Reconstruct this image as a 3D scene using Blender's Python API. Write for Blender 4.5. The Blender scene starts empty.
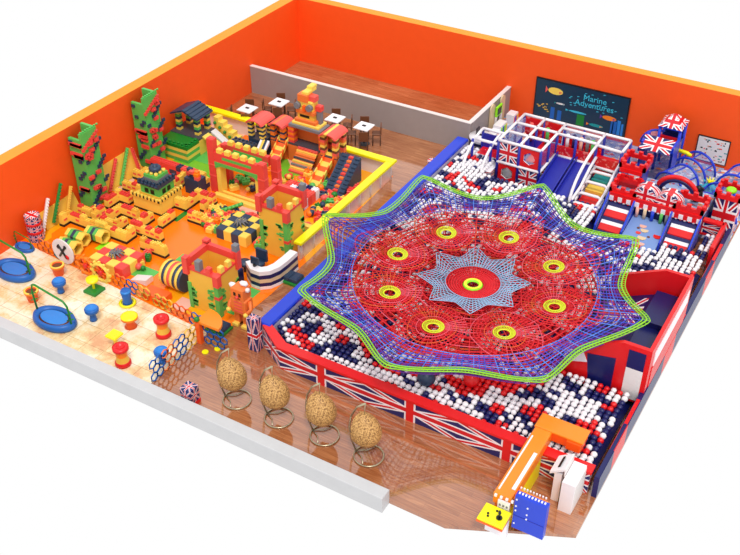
import bpy, math, random
from math import sin, cos, pi, radians, hypot, atan2, sqrt
from mathutils import Vector, Matrix
random.seed(7)
S = 0.65            # metres per layout unit
col = bpy.context.scene.collection

# ------------------------------------------------------------------ materials
def lin(c):
    return tuple(((x / 255) / 12.92 if x / 255 <= .04045 else ((x / 255 + .055) / 1.055) ** 2.4) for x in c) + (1,)
MATS = {}
def base_mat(name):
    m = bpy.data.materials.new(name); m.use_nodes = True
    return m, m.node_tree.nodes, m.node_tree.links, m.node_tree.nodes['Principled BSDF']
def plain(name, rgb, rough=.4, var=.06, scale=3., spec=.5, metal=0.):
    m, N, L, b = base_mat(name)
    tc = N.new('ShaderNodeTexCoord'); no = N.new('ShaderNodeTexNoise'); no.inputs['Scale'].default_value = scale
    L.new(tc.outputs['Object'], no.inputs['Vector'])
    mx = N.new('ShaderNodeMix'); mx.data_type = 'RGBA'
    c = lin(rgb)
    mx.inputs[6].default_value = tuple(x * (1 - var) for x in c[:3]) + (1,)
    mx.inputs[7].default_value = tuple(min(1, x * (1 + var)) for x in c[:3]) + (1,)
    L.new(no.outputs['Fac'], mx.inputs[0]); L.new(mx.outputs[2], b.inputs['Base Color'])
    b.inputs['Roughness'].default_value = rough; b.inputs['Specular IOR Level'].default_value = spec
    b.inputs['Metallic'].default_value = metal
    MATS[name] = m
P = dict(
    wall_orange=((255, 84, 4), .6), wall_top_lit=((255, 150, 30), .6), partition=((158, 147, 144), .6), partition_top=((225, 218, 214), .5),  # orange wall tops: wall colour lightened, light from above put into it
    low_wall=((196, 196, 198), .45), yellow=((250, 212, 88), .4), deep_yellow=((238, 186, 66), .45), bright_yellow=((255, 240, 10), .35), red=((226, 20, 24), .35),
    brick_red=((232, 70, 62), .4), salmon=((240, 90, 80), .4), orange=((255, 130, 20), .4), deep_orange=((250, 96, 20), .4), green=((88, 186, 84), .4),
    lime=((150, 240, 30), .4), dark_green=((20, 130, 40), .4), brick_navy=((38, 60, 88), .4), navy=((18, 24, 90), .35), royal=((24, 62, 205), .35),
    deep_blue=((28, 36, 160), .35), white=((244, 240, 244), .35), off_white=((232, 226, 224), .45), black=((14, 14, 16), .4), stripe=((22, 18, 26), .5),
    grey=((120, 120, 126), .5), dark_grey=((70, 70, 78), .5), lilac=((214, 206, 226), .5), beige=((226, 200, 160), .5), pink=((240, 180, 160), .5),
    sky=((40, 130, 215), .35), mid_blue=((20, 96, 180), .4), teal=((20, 150, 150), .4), brown=((110, 62, 34), .5), dark_wood=((92, 56, 36), .5),
    rope_red=((225, 24, 38), .6), rope_blue=((60, 76, 205), .6), rope_purple=((110, 40, 150), .6), rope_lime=((142, 208, 36), .5), rope_yellow=((225, 232, 40), .5),
    rope_ice=((150, 190, 225), .6), rope_orange=((225, 90, 30), .6), rope_sky=((90, 140, 235), .6), rope_pink=((235, 90, 110), .6),
    screen_navy=((22, 52, 74), .3), cyan=((60, 190, 215), .4), skin=((236, 190, 140), .5), carpet_blue=((120, 150, 205), .7), orange_top=((255, 140, 30), .3),
    steel=((190, 180, 150), .3), soft_orange=((238, 120, 50), .45), cushion=((226, 196, 140), .8))
for k, v in P.items():
    plain(k, v[0], v[1])
MATS['steel'].node_tree.nodes['Principled BSDF'].inputs['Metallic'].default_value = .8

def math_node(N, L, op, a, b=None):
    n = N.new('ShaderNodeMath'); n.operation = op
    for i, x in enumerate((a, b)):
        if x is None: continue
        if isinstance(x, (int, float)): n.inputs[i].default_value = x
        else: L.new(x, n.inputs[i])
    return n.outputs[0]
def flag_mat(name, wu=.13, wv=.2, dw=.26):
    m, N, L, b = base_mat(name)
    uv = N.new('ShaderNodeUVMap'); sp = N.new('ShaderNodeSeparateXYZ'); L.new(uv.outputs[0], sp.inputs[0])
    M = lambda op, a, c=None: math_node(N, L, op, a, c)
    au = M('ABSOLUTE', M('MULTIPLY', M('SUBTRACT', sp.outputs[0], .5), 2.)); av = M('ABSOLUTE', M('MULTIPLY', M('SUBTRACT', sp.outputs[1], .5), 2.))
    d = M('ABSOLUTE', M('SUBTRACT', au, av))
    def mix(fac, prev, rgb):
        mx = N.new('ShaderNodeMix'); mx.data_type = 'RGBA'; L.new(fac, mx.inputs[0])
        if isinstance(prev, tuple): mx.inputs[6].default_value = prev
        else: L.new(prev, mx.inputs[6])
        mx.inputs[7].default_value = lin(rgb); return mx.outputs[2]
    c = mix(M('LESS_THAN', d, dw), lin((24, 28, 96)), (246, 240, 244))
    c = mix(M('LESS_THAN', d, dw * .42), c, (214, 20, 34))
    c = mix(M('MAXIMUM', M('LESS_THAN', au, wu * 1.7), M('LESS_THAN', av, wv * 1.7)), c, (246, 240, 244))
    c = mix(M('MAXIMUM', M('LESS_THAN', au, wu), M('LESS_THAN', av, wv)), c, (214, 20, 34))
    L.new(c, b.inputs['Base Color']); b.inputs['Roughness'].default_value = .35
    MATS[name] = m
flag_mat('flag'); flag_mat('flag_dark', .09, .09, .14); flag_mat('flag_long', .07, .2, .22)

def ramp_mat(name, build, rough=.4, spec=.5, ior=None):
    m, N, L, b = base_mat(name)
    c = build(N, L)
    L.new(c, b.inputs['Base Color']); b.inputs['Roughness'].default_value = rough; b.inputs['Specular IOR Level'].default_value = spec
    if ior: b.inputs['IOR'].default_value = ior
    MATS[name] = m
def ramp(N, L, fac, stops, const=False):
    r = N.new('ShaderNodeValToRGB'); L.new(fac, r.inputs[0]); e = r.color_ramp.elements
    if const: r.color_ramp.interpolation = 'CONSTANT'
    while len(e) < len(stops): e.new(.5)
    for i, (p, c) in enumerate(stops): e[i].position = p; e[i].color = lin(c)
    return r.outputs[0]
def wood(N, L):
    tc = N.new('ShaderNodeTexCoord')
    br = N.new('ShaderNodeTexBrick'); L.new(tc.outputs['Object'], br.inputs['Vector'])
    br.inputs['Scale'].default_value = 1.; br.inputs['Brick Width'].default_value = 1.5; br.inputs['Row Height'].default_value = .16
    br.inputs['Mortar Size'].default_value = .004; br.inputs['Bias'].default_value = 0.
    br.inputs['Color1'].default_value = lin((204, 144, 100)); br.inputs['Color2'].default_value = lin((186, 126, 84)); br.inputs['Mortar'].default_value = lin((172, 118, 84))
    mp = N.new('ShaderNodeMapping'); L.new(tc.outputs['Object'], mp.inputs[0]); mp.inputs['Scale'].default_value = (.6, 9, 1)
    no = N.new('ShaderNodeTexNoise'); L.new(mp.outputs[0], no.inputs['Vector']); no.inputs['Scale'].default_value = 3; no.inputs['Detail'].default_value = 5
    g = ramp(N, L, no.outputs['Fac'], [(.3, (190, 150, 125)), (.7, (255, 245, 235))])
    n2 = N.new('ShaderNodeTexNoise'); L.new(tc.outputs['Object'], n2.inputs['Vector']); n2.inputs['Scale'].default_value = .35
    g2 = ramp(N, L, n2.outputs['Fac'], [(.35, (225, 205, 190)), (.65, (255, 255, 255))])
    o = br.outputs[0]
    for x in (g, g2):
        mx = N.new('ShaderNodeMix'); mx.data_type = 'RGBA'; mx.blend_type = 'MULTIPLY'; mx.inputs[0].default_value = .8
        L.new(o, mx.inputs[6]); L.new(x, mx.inputs[7]); o = mx.outputs[2]
    return o
ramp_mat('wood_floor', wood, .06, .9, 1.8)
def tiles(N, L):
    tc = N.new('ShaderNodeTexCoord')
    br = N.new('ShaderNodeTexBrick'); L.new(tc.outputs['Object'], br.inputs['Vector']); br.offset = 0.
    br.inputs['Scale'].default_value = 1.; br.inputs['Brick Width'].default_value = .62; br.inputs['Row Height'].default_value = .62; br.inputs['Mortar Size'].default_value = .008
    br.inputs['Color1'].default_value = lin((252, 244, 226)); br.inputs['Color2'].default_value = lin((244, 232, 208)); br.inputs['Mortar'].default_value = lin((205, 185, 155))
    no = N.new('ShaderNodeTexNoise'); L.new(tc.outputs['Object'], no.inputs['Vector']); no.inputs['Scale'].default_value = .9; no.inputs['Detail'].default_value = 6; no.inputs['Roughness'].default_value = .7
    g = ramp(N, L, no.outputs['Fac'], [(.36, (226, 170, 130)), (.46, (246, 222, 180)), (.56, (255, 255, 250)), (.72, (250, 226, 196))])
    mx = N.new('ShaderNodeMix'); mx.data_type = 'RGBA'; mx.blend_type = 'MULTIPLY'; mx.inputs[0].default_value = .95
    L.new(br.outputs[0], mx.inputs[6]); L.new(g, mx.inputs[7]); return mx.outputs[2]
ramp_mat('map_tiles', tiles, .15, .5)
def mosaic(N, L):
    tc = N.new('ShaderNodeTexCoord'); v = N.new('ShaderNodeTexVoronoi'); L.new(tc.outputs['Object'], v.inputs['Vector']); v.inputs['Scale'].default_value = 9
    sp = N.new('ShaderNodeSeparateColor'); L.new(v.outputs['Color'], sp.inputs[0])
    return ramp(N, L, sp.outputs[0], [(0, (150, 170, 205)), (.5, (120, 140, 185)), (.68, (226, 226, 232)), (.8, (225, 150, 90)), (.88, (90, 150, 190)), (.95, (190, 70, 90))], True)
ramp_mat('mosaic_mat', mosaic, .4)
def brickmat(N, L):
    tc = N.new('ShaderNodeTexCoord')
    n2 = N.new('ShaderNodeTexVoronoi'); n2.distance = 'CHEBYCHEV'; L.new(tc.outputs['Object'], n2.inputs['Vector']); n2.inputs['Scale'].default_value = .62
    sp = N.new('ShaderNodeSeparateColor'); L.new(n2.outputs['Color'], sp.inputs[0])
    return ramp(N, L, sp.outputs[0], [(0, (255, 124, 6)), (.7, (250, 170, 20)), (.82, (120, 190, 50)), (.93, (240, 190, 160))], True)
ramp_mat('play_mat', brickmat, .2)
def speckle(a, b, scale, thr=.5):
    def f(N, L):
        tc = N.new('ShaderNodeTexCoord'); v = N.new('ShaderNodeTexVoronoi'); L.new(tc.outputs['Object'], v.inputs['Vector']); v.inputs['Scale'].default_value = scale
        sp = N.new('ShaderNodeSeparateColor'); L.new(v.outputs['Color'], sp.inputs[0])
        return ramp(N, L, sp.outputs[0], [(0, a), (thr, b)], True)
    return f
ramp_mat('polka_red', speckle((226, 20, 24), (240, 120, 110), 14, .8), .4)
ramp_mat('flag_pad', speckle((216, 24, 36), (244, 240, 244), 10, .55), .4)
def wicker(N, L):
    tc = N.new('ShaderNodeTexCoord'); no = N.new('ShaderNodeTexNoise'); L.new(tc.outputs['Object'], no.inputs['Vector']); no.inputs['Scale'].default_value = 30; no.inputs['Detail'].default_value = 3
    return ramp(N, L, no.outputs['Fac'], [(.35, (116, 76, 36)), (.5, (188, 140, 80)), (.68, (220, 174, 108))])
ramp_mat('wicker', wicker, .6)
def glassy(name, rgb, alpha):
    m, N, L, b = base_mat(name); b.inputs['Base Color'].default_value = lin(rgb); b.inputs['Roughness'].default_value = .1; b.inputs['Alpha'].default_value = alpha
    tc = N.new('ShaderNodeTexCoord'); w = N.new('ShaderNodeTexNoise'); w.inputs['Scale'].default_value = 5
    L.new(tc.outputs['Object'], w.inputs['Vector'])
    r = N.new('ShaderNodeMapRange'); r.inputs[3].default_value = alpha * .8; r.inputs[4].default_value = min(1, alpha * 1.2)
    L.new(w.outputs['Fac'], r.inputs[0]); L.new(r.outputs[0], b.inputs['Alpha']); MATS[name] = m
glassy('clear_panel', (235, 235, 235), .35); glassy('mesh_net', (60, 80, 170), .3); glassy('pale_net', (190, 200, 235), .35)

# ------------------------------------------------------------------ mesh builder
ICO = {}
def ico(sub):
    if sub not in ICO:
        import bmesh
        b = bmesh.new(); bmesh.ops.create_icosphere(b, subdivisions=sub, radius=1)
        ICO[sub] = ([v.co.copy() for v in b.verts], [[v.index for v in f.verts] for f in b.faces]); b.free()
    return ICO[sub]
class MB:
    def __init__(s): s.v = []; s.f = []; s.m = []; s.sm = []; s.uv = []; s.T = Matrix()
    def V(s, p): s.v.append(s.T @ Vector(p)); return len(s.v) - 1
    def face(s, idx, mat, smooth=False, uv=None):
        s.f.append(idx); s.m.append(mat); s.sm.append(smooth)
        if uv is None: uv = [(0, 0), (1, 0), (1, 1), (0, 1)] if len(idx) == 4 else [(.5 + .5 * cos(2 * pi * i / len(idx)), .5 + .5 * sin(2 * pi * i / len(idx))) for i in range(len(idx))]
        s.uv.append(uv)
    def quad(s, a, b, c, d, mat, uv=None): s.face([s.V(a), s.V(b), s.V(c), s.V(d)], mat, False, uv); return s
    def box(s, x0, y0, z0, x1, y1, z1, mat, side=None):
        if x0 > x1: x0, x1 = x1, x0
        if y0 > y1: y0, y1 = y1, y0
        if z0 > z1: z0, z1 = z1, z0
        i = [s.V(p) for p in ((x0, y0, z0), (x1, y0, z0), (x1, y1, z0), (x0, y1, z0), (x0, y0, z1), (x1, y0, z1), (x1, y1, z1), (x0, y1, z1))]
        sd = side or mat
        s.face([i[0], i[3], i[2], i[1]], mat); s.face([i[4], i[5], i[6], i[7]], mat)
        s.face([i[0], i[1], i[5], i[4]], sd); s.face([i[1], i[2], i[6], i[5]], sd); s.face([i[2], i[3], i[7], i[6]], sd); s.face([i[3], i[0], i[4], i[7]], sd)
        return s
    def bev(s, x0, y0, z0, x1, y1, z1, mat, b=.04):    # box with a chamfered top
        s.box(x0, y0, z0, x1, y1, z1 - b, mat)
        i = [s.V(p) for p in ((x0, y0, z1 - b), (x1, y0, z1 - b), (x1, y1, z1 - b), (x0, y1, z1 - b), (x0 + b, y0 + b, z1), (x1 - b, y0 + b, z1), (x1 - b, y1 - b, z1), (x0 + b, y1 - b, z1))]
        s.face([i[4], i[5], i[6], i[7]], mat)
        for a in range(4): q = (a + 1) % 4; s.face([i[a], i[q], i[4 + q], i[4 + a]], mat)
        return s
    def ring(s, c, ax, up, r, n, ry=None):
        ry = ry or r
        return [s.V(c + ax * (r * cos(2 * pi * k / n)) + up * (ry * sin(2 * pi * k / n))) for k in range(n)]
    def cyl(s, p, q, r, mat, n=12, r2=None, cap=None, smooth=True):
        p = Vector(p); q = Vector(q); d = (q - p).normalized(); a = d.orthogonal().normalized(); b = d.cross(a); r2 = r if r2 is None else r2
        A = s.ring(p, a, b, r, n); B = s.ring(q, a, b, r2, n)
        for k in range(n): j = (k + 1) % n; s.face([A[k], A[j], B[j], B[k]], mat, smooth)
        s.face(A[::-1], cap or mat); s.face(B, cap or mat); return s
    def tube(s, pts, r, mat, n=4, closed=False, smooth=True):
        pts = [Vector(p) for p in pts]; m = len(pts); prev = None; rings = []
        for i, p in enumerate(pts):
            if closed: t = pts[(i + 1) % m] - pts[i - 1]
            else: t = pts[min(i + 1, m - 1)] - pts[max(i - 1, 0)]
            t.normalize()
            up = Vector((0, 0, 1)) if abs(t.z) < .95 else Vector((0, 1, 0))
            a = t.cross(up).normalized()
            if prev is not None and a.dot(prev) < 0 and abs(t.z) >= .95: a = -a
            prev = a; b = a.cross(t)
            rings.append(s.ring(p, a, b, r, n))
        for i in range(m if closed else m - 1):
            A = rings[i]; B = rings[(i + 1) % m]
            for k in range(n): j = (k + 1) % n; s.face([A[k], A[j], B[j], B[k]], mat, smooth)
        if not closed: s.face(rings[0][::-1], mat); s.face(rings[-1], mat)
        return s
    def sphere(s, c, r, mat, sub=2, sc=(1, 1, 1)):
        V, F = ico(sub); o = len(s.v); c = Vector(c)
        for v in V: s.V(c + Vector((v.x * r * sc[0], v.y * r * sc[1], v.z * r * sc[2])))
        for f in F: s.face([o + k for k in f], mat, True)
        return s
    def lathe(s, prof, c, mat, n=20, a0=0, a1=2 * pi, sx=1, sy=1, smooth=True):
        c = Vector(c); full = abs(a1 - a0 - 2 * pi) < 1e-6; cnt = n if full else n + 1; R = []
        for (r, z) in prof: R.append([s.V(c + Vector((r * sx * cos(a0 + (a1 - a0) * k / n), r * sy * sin(a0 + (a1 - a0) * k / n), z))) for k in range(cnt)])
        for i in range(len(R) - 1):
            mm = mat[i] if isinstance(mat, (list, tuple)) else mat
            for k in range(n): j = (k + 1) % cnt; s.face([R[i][k], R[i][j], R[i + 1][j], R[i + 1][k]], mm, smooth)
        return s
    def extr(s, poly, vec, mat, cap=None):
        vec = Vector(vec); A = [s.V(p) for p in poly]; B = [s.V(Vector(p) + vec) for p in poly]; n = len(poly)
        s.face(A[::-1], cap or mat); s.face(B, cap or mat)
        for k in range(n): j = (k + 1) % n; s.face([A[k], A[j], B[j], B[k]], mat)
        return s
    def studs(s, x0, y0, x1, y1, z, mat, step=.22, r=.065, h=.06):
        nx = max(1, round((x1 - x0) / step)); ny = max(1, round((y1 - y0) / step))
        for i in range(nx):
            for j in range(ny):
                x = x0 + (i + .5) * (x1 - x0) / nx; y = y0 + (j + .5) * (y1 - y0) / ny
                s.cyl((x, y, z), (x, y, z + h), r, mat, 7)
        return s
    def mesh(s, name, off=(0, 0, 0)):
        off = Vector(off); me = bpy.data.meshes.new(name)
        me.from_pydata([(v - off) * S for v in s.v], [], s.f)
        names = list(dict.fromkeys(s.m))
        for n in names: me.materials.append(MATS[n])
        me.polygons.foreach_set('material_index', [names.index(m) for m in s.m]); me.polygons.foreach_set('use_smooth', s.sm)
        ul = me.uv_layers.new(name='UVMap'); fl = [c for f in s.uv for u in f for c in u]
        ul.data.foreach_set('uv', fl); me.update()
        import bmesh
        b = bmesh.new(); b.from_mesh(me); bmesh.ops.recalc_face_normals(b, faces=b.faces); b.to_mesh(me); b.free()
        return me
def struct(name, mb, kind='structure'):
    o = bpy.data.objects.new(name, mb.mesh(name)); col.objects.link(o); o['kind'] = kind; return o
class Thing:
    def __init__(s, name, label, cat, loc=(0, 0, 0), rz=0, group=None):
        s.o = bpy.data.objects.new(name, None); col.objects.link(s.o); s.loc = Vector(loc)
        s.o.location = s.loc * S; s.o.rotation_euler.z = rz; s.o.empty_display_size = .2
        s.o['label'] = label; s.o['category'] = cat
        if group: s.o['group'] = group
    def part(s, name, mb, parent=None, label=None, world=True, kind=None):
        o = bpy.data.objects.new(name, mb.mesh(name, s.loc if world else (0, 0, 0))); col.objects.link(o); o.parent = parent or s.o
        if label: o['label'] = label
        if kind: o['kind'] = kind
        return o
def single(name, mb, label, cat, loc=(0, 0, 0), group=None, kind=None):
    o = bpy.data.objects.new(name, mb.mesh(name, loc)); col.objects.link(o); o.location = Vector(loc) * S
    o['label'] = label; o['category'] = cat
    if group: o['group'] = group
    if kind: o['kind'] = kind
    return o
def dup(root, loc, rz=0, label=None, group=None, scale=None):
    r = root.copy(); col.objects.link(r); r.location = Vector(loc) * S; r.rotation_euler = (0, 0, rz)
    if label: r['label'] = label
    if group: r['group'] = group
    if scale: r.scale = (scale,) * 3
    for ch in list(root.children):
        c = ch.copy(); col.objects.link(c); c.parent = r
        for g in list(ch.children):
            d = g.copy(); col.objects.link(d); d.parent = c
    return r
def text_mb(txt, size, origin, ux, uz, mat, depth=.01, font_w=.5):
    cu = bpy.data.curves.new('t', 'FONT'); cu.body = txt; cu.size = size; cu.extrude = depth; cu.align_x = 'CENTER'; cu.align_y = 'CENTER'; cu.resolution_u = 3
    o = bpy.data.objects.new('t', cu); col.objects.link(o); bpy.context.view_layer.update()
    me = bpy.data.meshes.new_from_object(o.evaluated_get(bpy.context.evaluated_depsgraph_get()))
    ux = Vector(ux); uz = Vector(uz); un = ux.cross(uz); mb = MB(); O = Vector(origin)
    for v in me.vertices: mb.V(O + ux * v.co.x + uz * v.co.y + un * v.co.z)
    for f in me.polygons: mb.face(list(f.vertices), mat)
    bpy.data.objects.remove(o); bpy.data.curves.remove(cu); bpy.data.meshes.remove(me); return mb

# ------------------------------------------------------------------ setting
RX, FY = 27.84, -27.63
m = MB(); m.extr([(0, 0, -.12), (0, FY, -.12), (24.05, FY, -.12), (27.84, -25.85, -.12), (RX, 0, -.12)], (0, 0, .12), 'wood_floor'); struct('floor', m)
m = MB(); m.extr([(0, -22.85, .002), (0, FY, .002), (11.4, FY, .002), (11.4, -23.75, .002)], (0, 0, .006), 'map_tiles'); struct('floor', m)
m = MB(); m.extr([(0, -9.2, .002), (0, -22.85, .002), (11.4, -23.75, .002), (11.95, -23.2, .002), (12.1, -20.4, .002), (12.1, -17.4, .002), (11.75, -9.2, .002)], (0, 0, .006), 'play_mat')
for (x0, y0, x1, y1, c) in [(5.9, -22.3, 7.0, -21.5, 'green'), (3.3, -21.6, 4.1, -20.9, 'lime'), (4.8, -18.0, 5.1, -16.9, 'dark_green'), (2.0, -13.0, 3.8, -11.6, 'green'), (4.5, -17.9, 4.9, -18.9, 'green'),
        (8.0, -11.4, 9.0, -10.9, 'green'), (10.2, -22.3, 11.6, -20.4, 'green'), (11.6, -22.8, 12.0, -20.5, 'orange'), (7.0, -21.0, 8.6, -19.9, 'green'), (9.0, -23.2, 9.7, -22.4, 'pink'), (6.9, -15.9, 7.9, -15.2, 'pink'), (1.5, -21.7, 2.4, -21.0, 'pink')]:
    m.box(x0, y0, .008, x1, y1, .016, c)
struct('floor', m)
m = MB(); m.box(13.65, -6.9, .002, RX - .05, -.02, .01, 'mosaic_mat'); struct('floor', m)
H = 4.0
m = MB(); m.box(-.69, FY - .4, -.12, 0, .62, H, 'wall_orange'); m.box(-.69, FY - .4, H, 0, .62, H + .01, 'wall_top_lit'); struct('wall_left', m)
m = MB(); m.box(0, 0, -.12, RX + .6, .62, H, 'wall_orange'); m.box(0, 0, H, RX + .6, .62, H + .01, 'wall_top_lit'); struct('wall_back', m)
m = MB(); m.box(0.01, -5.05, 0, 13.93, -4.85, 1.62, 'partition'); m.box(0.01, -5.07, 1.62, 13.95, -4.83, 1.66, 'partition_top')
m.box(13.75, -4.85, 0, 13.95, -.01, 1.62, 'partition'); m.box(13.73, -4.83, 1.62, 13.97, -.01, 1.66, 'partition_top'); struct('wall_partition', m)
m = MB(); m.bev(0, FY - .48, -.12, 21.98, FY, .56, 'low_wall', .02); struct('wall_front', m)

# ------------------------------------------------------------------ ball pool shell
PX0, PX1, PY0, PY1 = 13.6, RX, -24.02, -5.4
t = Thing('ball_pool', 'large padded ball pool with flag pattern front wall and red rim under the rope net', 'ball pool', (20.7, -15, 0))
m = MB(); m.extr([(14.15, -23.1, .02), (15.2, -23.6, .02), (27.4, -23.6, .02), (27.4, -9.9, .02), (14.15, -5.6, .02)], (0, 0, .04), 'navy'); t.part('pool_floor', m)
m = MB(); m.box(13.6, -23.2, 0, 14.1, -5.5, .96, 'lilac'); t.part('side_wall', m, label='pale lilac inner side wall')
m = MB(); m.bev(13.5, -23.2, .96, 14.12, -5.6, 1.1, 'royal', .05); t.part('pad', m, label='bright blue top pad')
for i in range(3):
    x0 = 15.1 + i * 3.78; x1 = x0 + 3.78
    m = MB(); m.box(x0, PY0, 0, x1, -23.72, .96, 'flag_long'); m.box(x0 + 1.74, PY0 - .02, 0, x0 + 2.04, PY0, .97, 'red'); t.part('front_panel', m)
m = MB(); x0 = 26.44; m.box(x0, PY0, 0, 27.5, -23.72, .96, 'flag_long'); t.part('front_panel', m)
m = MB(); m.quad((13.85, -23.3, 0), (15.1, PY0, 0), (15.1, PY0, .96), (13.85, -23.3, .96), 'flag_long'); m.extr([(13.87, -23.28, 0), (15.1, PY0 + .01, 0), (15.1, -23.72, 0), (14.1, -23.1, 0)], (0, 0, .95), 'navy'); t.part('corner_panel', m)
m = MB(); m.extr([(13.8, -23.25, .96), (15.05, PY0 - .05, .96), (27.55, PY0 - .05, .96), (27.55, -23.66, .96), (15.2, -23.66, .96), (14.05, -23.0, .96)], (0, 0, .1), 'red'); t.part('rim', m)
m = MB()
for i in range(12):
    y = -24.05 + i * 1.42; m.box(27.66, y, 0, RX, y + 1.42, .95, ('navy', 'red', 'navy', 'navy')[i % 4], )
    m.box(27.68, y, .95, RX - .03, y + 1.42, .97, ('navy', 'navy', 'red', 'navy')[i % 4])
t.part('end_wall', m, label='navy and red outer wall on the open side')
m = MB(); m.box(25.7, -7.5, .7, 27.45, -7.3, 1.25, 'flag_long'); m.box(25.65, -7.55, 1.25, 27.5, -7.25, 1.35, 'red'); m.box(25.65, -7.55, .6, 27.5, -7.25, .7, 'red'); m.box(27.45, -9.5, .3, 27.6, -7.3, 1.35, 'red'); t.part('back_panel', m, label='flag panel with red border')

# balls
NC = (20.34, -18.17)
STEP = .24; BR = .121
cells = {}
rnd = random.Random(3)
def ball_colour(i, j, x, y):
    r = hypot(x - NC[0], y - NC[1])
    blk = (i // 2, (j + i // 2) // 2)
    if blk not in cells: cells[blk] = rnd.random()
    v = cells[blk]
    if rnd.random() < .2: v = rnd.random()
    if r < 4.8: return 'red' if v < .5 else ('white' if v < .86 else 'navy')
    return 'white' if v < .6 else ('navy' if v < .87 else 'red')
spots = []
nx = int((27.55 - 14.2) / STEP); ny = int(18 / STEP)
for i in range(nx):
    for j in range(ny):
        x = 14.3 + i * STEP; y = -23.5 + j * STEP
        if x > 27.5: continue
        if x < 15.3 and y < -23.5 + (15.3 - x) * .5: continue
        if y > -5.9: continue
        if 16.1 < x < 22.0 and y > -8.0: continue
        if 22.0 <= x < 25.5 and y > -10.2: continue
        if x >= 25.3 and y > -7.7: continue
        if 25.3 <= x < 26.9 and y > -9.5: continue
        if x > 24.6 and -19.6 < y < -14.2: continue
        spots.append((x + rnd.uniform(-.02, .02), y + rnd.uniform(-.02, .02), .83 + rnd.uniform(-.02, .02), ball_colour(i, j, x, y)))
def camd(p): return hypot(p[0] - 32.6, p[1] + 47)
def hid(p): return 24.1 < p[0] + .0 * p[1] < 26.9 and p[1] < -22.0
order = sorted([p for p in spots if not hid(p)], key=camd)
near = set(id(p) for p in order[:300])
rest = MB()
for p in spots:
    if id(p) not in near: rest.sphere(p[:3], BR, p[3], 1)
single('ball_fill', rest, 'white, navy and red plastic balls filling the rest of the ball pool behind its front rows', 'balls', (20, -15, 0), kind='stuff')
bm_ = {}
for c in ('white', 'navy', 'red'):
    q = MB(); q.sphere((0, 0, 0), BR, c, 2); bm_[c] = q.mesh('plastic_ball')
for p in order[:300]:
    o = bpy.data.objects.new('plastic_ball', bm_[p[3]]); col.objects.link(o); o.location = Vector(p[:3]) * S
    o['label'] = p[3] + ' plastic ball lying in the front rows of the ball pool'; o['category'] = 'ball'; o['group'] = p[3] + ' balls in the front rows of the pool'
for (x, y, r, c, lab) in [(20.75, -22.75, .34, 'brick_navy', 'big dark blue ball lying on the ball pool below the net'), (22.2, -22.0, .3, 'red', 'big red ball lying on the ball pool right of the big dark blue ball')]:
    q = MB(); q.sphere((x, y, .95 + r * .5), r, c, 3); single('play_ball', q, lab, 'ball', (x, y, .95))

# ------------------------------------------------------------------ the rope net
def Rb(a):      # scalloped edge
    u = abs(((math.degrees(a) % 45) - 22.5) / 22.5)         # 1 at tips, 0 between
    return 5.62 + 1.3 * u ** 1.75 - .14 * u ** 12
HOLES = [(3.37 * cos(radians(45 * k)), 3.37 * sin(radians(45 * k))) for k in range(8)]
def zs(x, y):
    r = hypot(x, y); a = atan2(y, x)
    u = abs(((math.degrees(a) % 45) - 22.5) / 22.5)
    z = 2.15 + .32 * min(1, r / 2.0)
    if r > 2: z += .2 * min(1, (r - 2) / 3)
    if r > 5: z += ((.12 + .4 * u ** 1.5)) * min(1, (r - 5) / 1.7)
    for hx, hy in HOLES: z -= .16 * math.exp(-((x - hx) ** 2 + (y - hy) ** 2) / .25)
    return z
def sp(x, y, dz=0): return (NC[0] + x, NC[1] + y, zs(x, y) + dz)
net = Thing('rope_play_net', 'huge hand knotted octagonal rainbow rope net with eight red petals hung above the ball pool', 'rope net', (NC[0], NC[1], 2.1))
def petal(k, phi):     # outline radius of petal around its hole, phi measured from outward axis
    c = cos(phi); return 1.34 + (.6 * max(0, c) ** 2) - .1 * abs(sin(2 * phi))
TW = .021
# outer mesh
def outer_line(s_, dz, n=360):
    out = []
    for i in range(n):
        a = 2 * pi * i / n; R = Rb(a); r = 4.75 + (R - 4.75) * s_
        out.append(sp(r * cos(a), r * sin(a), dz))
    return out
m = MB()
for i in range(9):
    m.tube(outer_line(i / 9, 0, 240), TW, ('rope_sky', 'rope_blue', 'rope_purple', 'rope_blue', 'rope_blue')[i % 5], 3, True)
for i in range(168):
    a = 2 * pi * i / 168; R = Rb(a); m.tube([sp(r * cos(a), r * sin(a)) for r in [4.7 + (R - 4.7) * j / 5 for j in range(6)]], TW, ('rope_blue', 'rope_purple', 'rope_sky', 'rope_blue')[i % 4], 3)
net.part('outer_mesh', m, label='blue and purple outer mesh')
m = MB()
for i in range(5): m.tube(outer_line(.62 + i / 13, -.25, 160), .024, 'rope_purple', 3, True)
for i in range(120):
    a = 2 * pi * i / 120; R = Rb(a) - .1; m.tube([sp(r * cos(a), r * sin(a), -.28 + .1 * (j == 3)) for j, r in enumerate([4.9 + (R - 4.9) * j / 3 for j in range(4)])], .02, 'rope_purple', 3)
net.part('lower_outer_mesh', m, label='purple lower layer of mesh')
m = MB()
for off, rr in ((-.06, .022), (.07, .032), (.2, .02)):
    m.tube([sp((Rb(2 * pi * i / 400) + off - .06) * cos(2 * pi * i / 400), (Rb(2 * pi * i / 400) + off - .06) * sin(2 * pi * i / 400), .03) for i in range(400)], rr, 'rope_lime', 5, True)
for i in range(300):
    a = 2 * pi * i / 300; R = Rb(a); m.tube([sp((R + o) * cos(a), (R + o) * sin(a), .03) for o in (-.1, .14)], .015, 'rope_lime', 3)
net.part('border_rope', m, label='lime green border rope')
pm = ['rope_red', 'rope_red', 'rope_pink', 'rope_red', 'rope_orange', 'rope_red']
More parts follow.
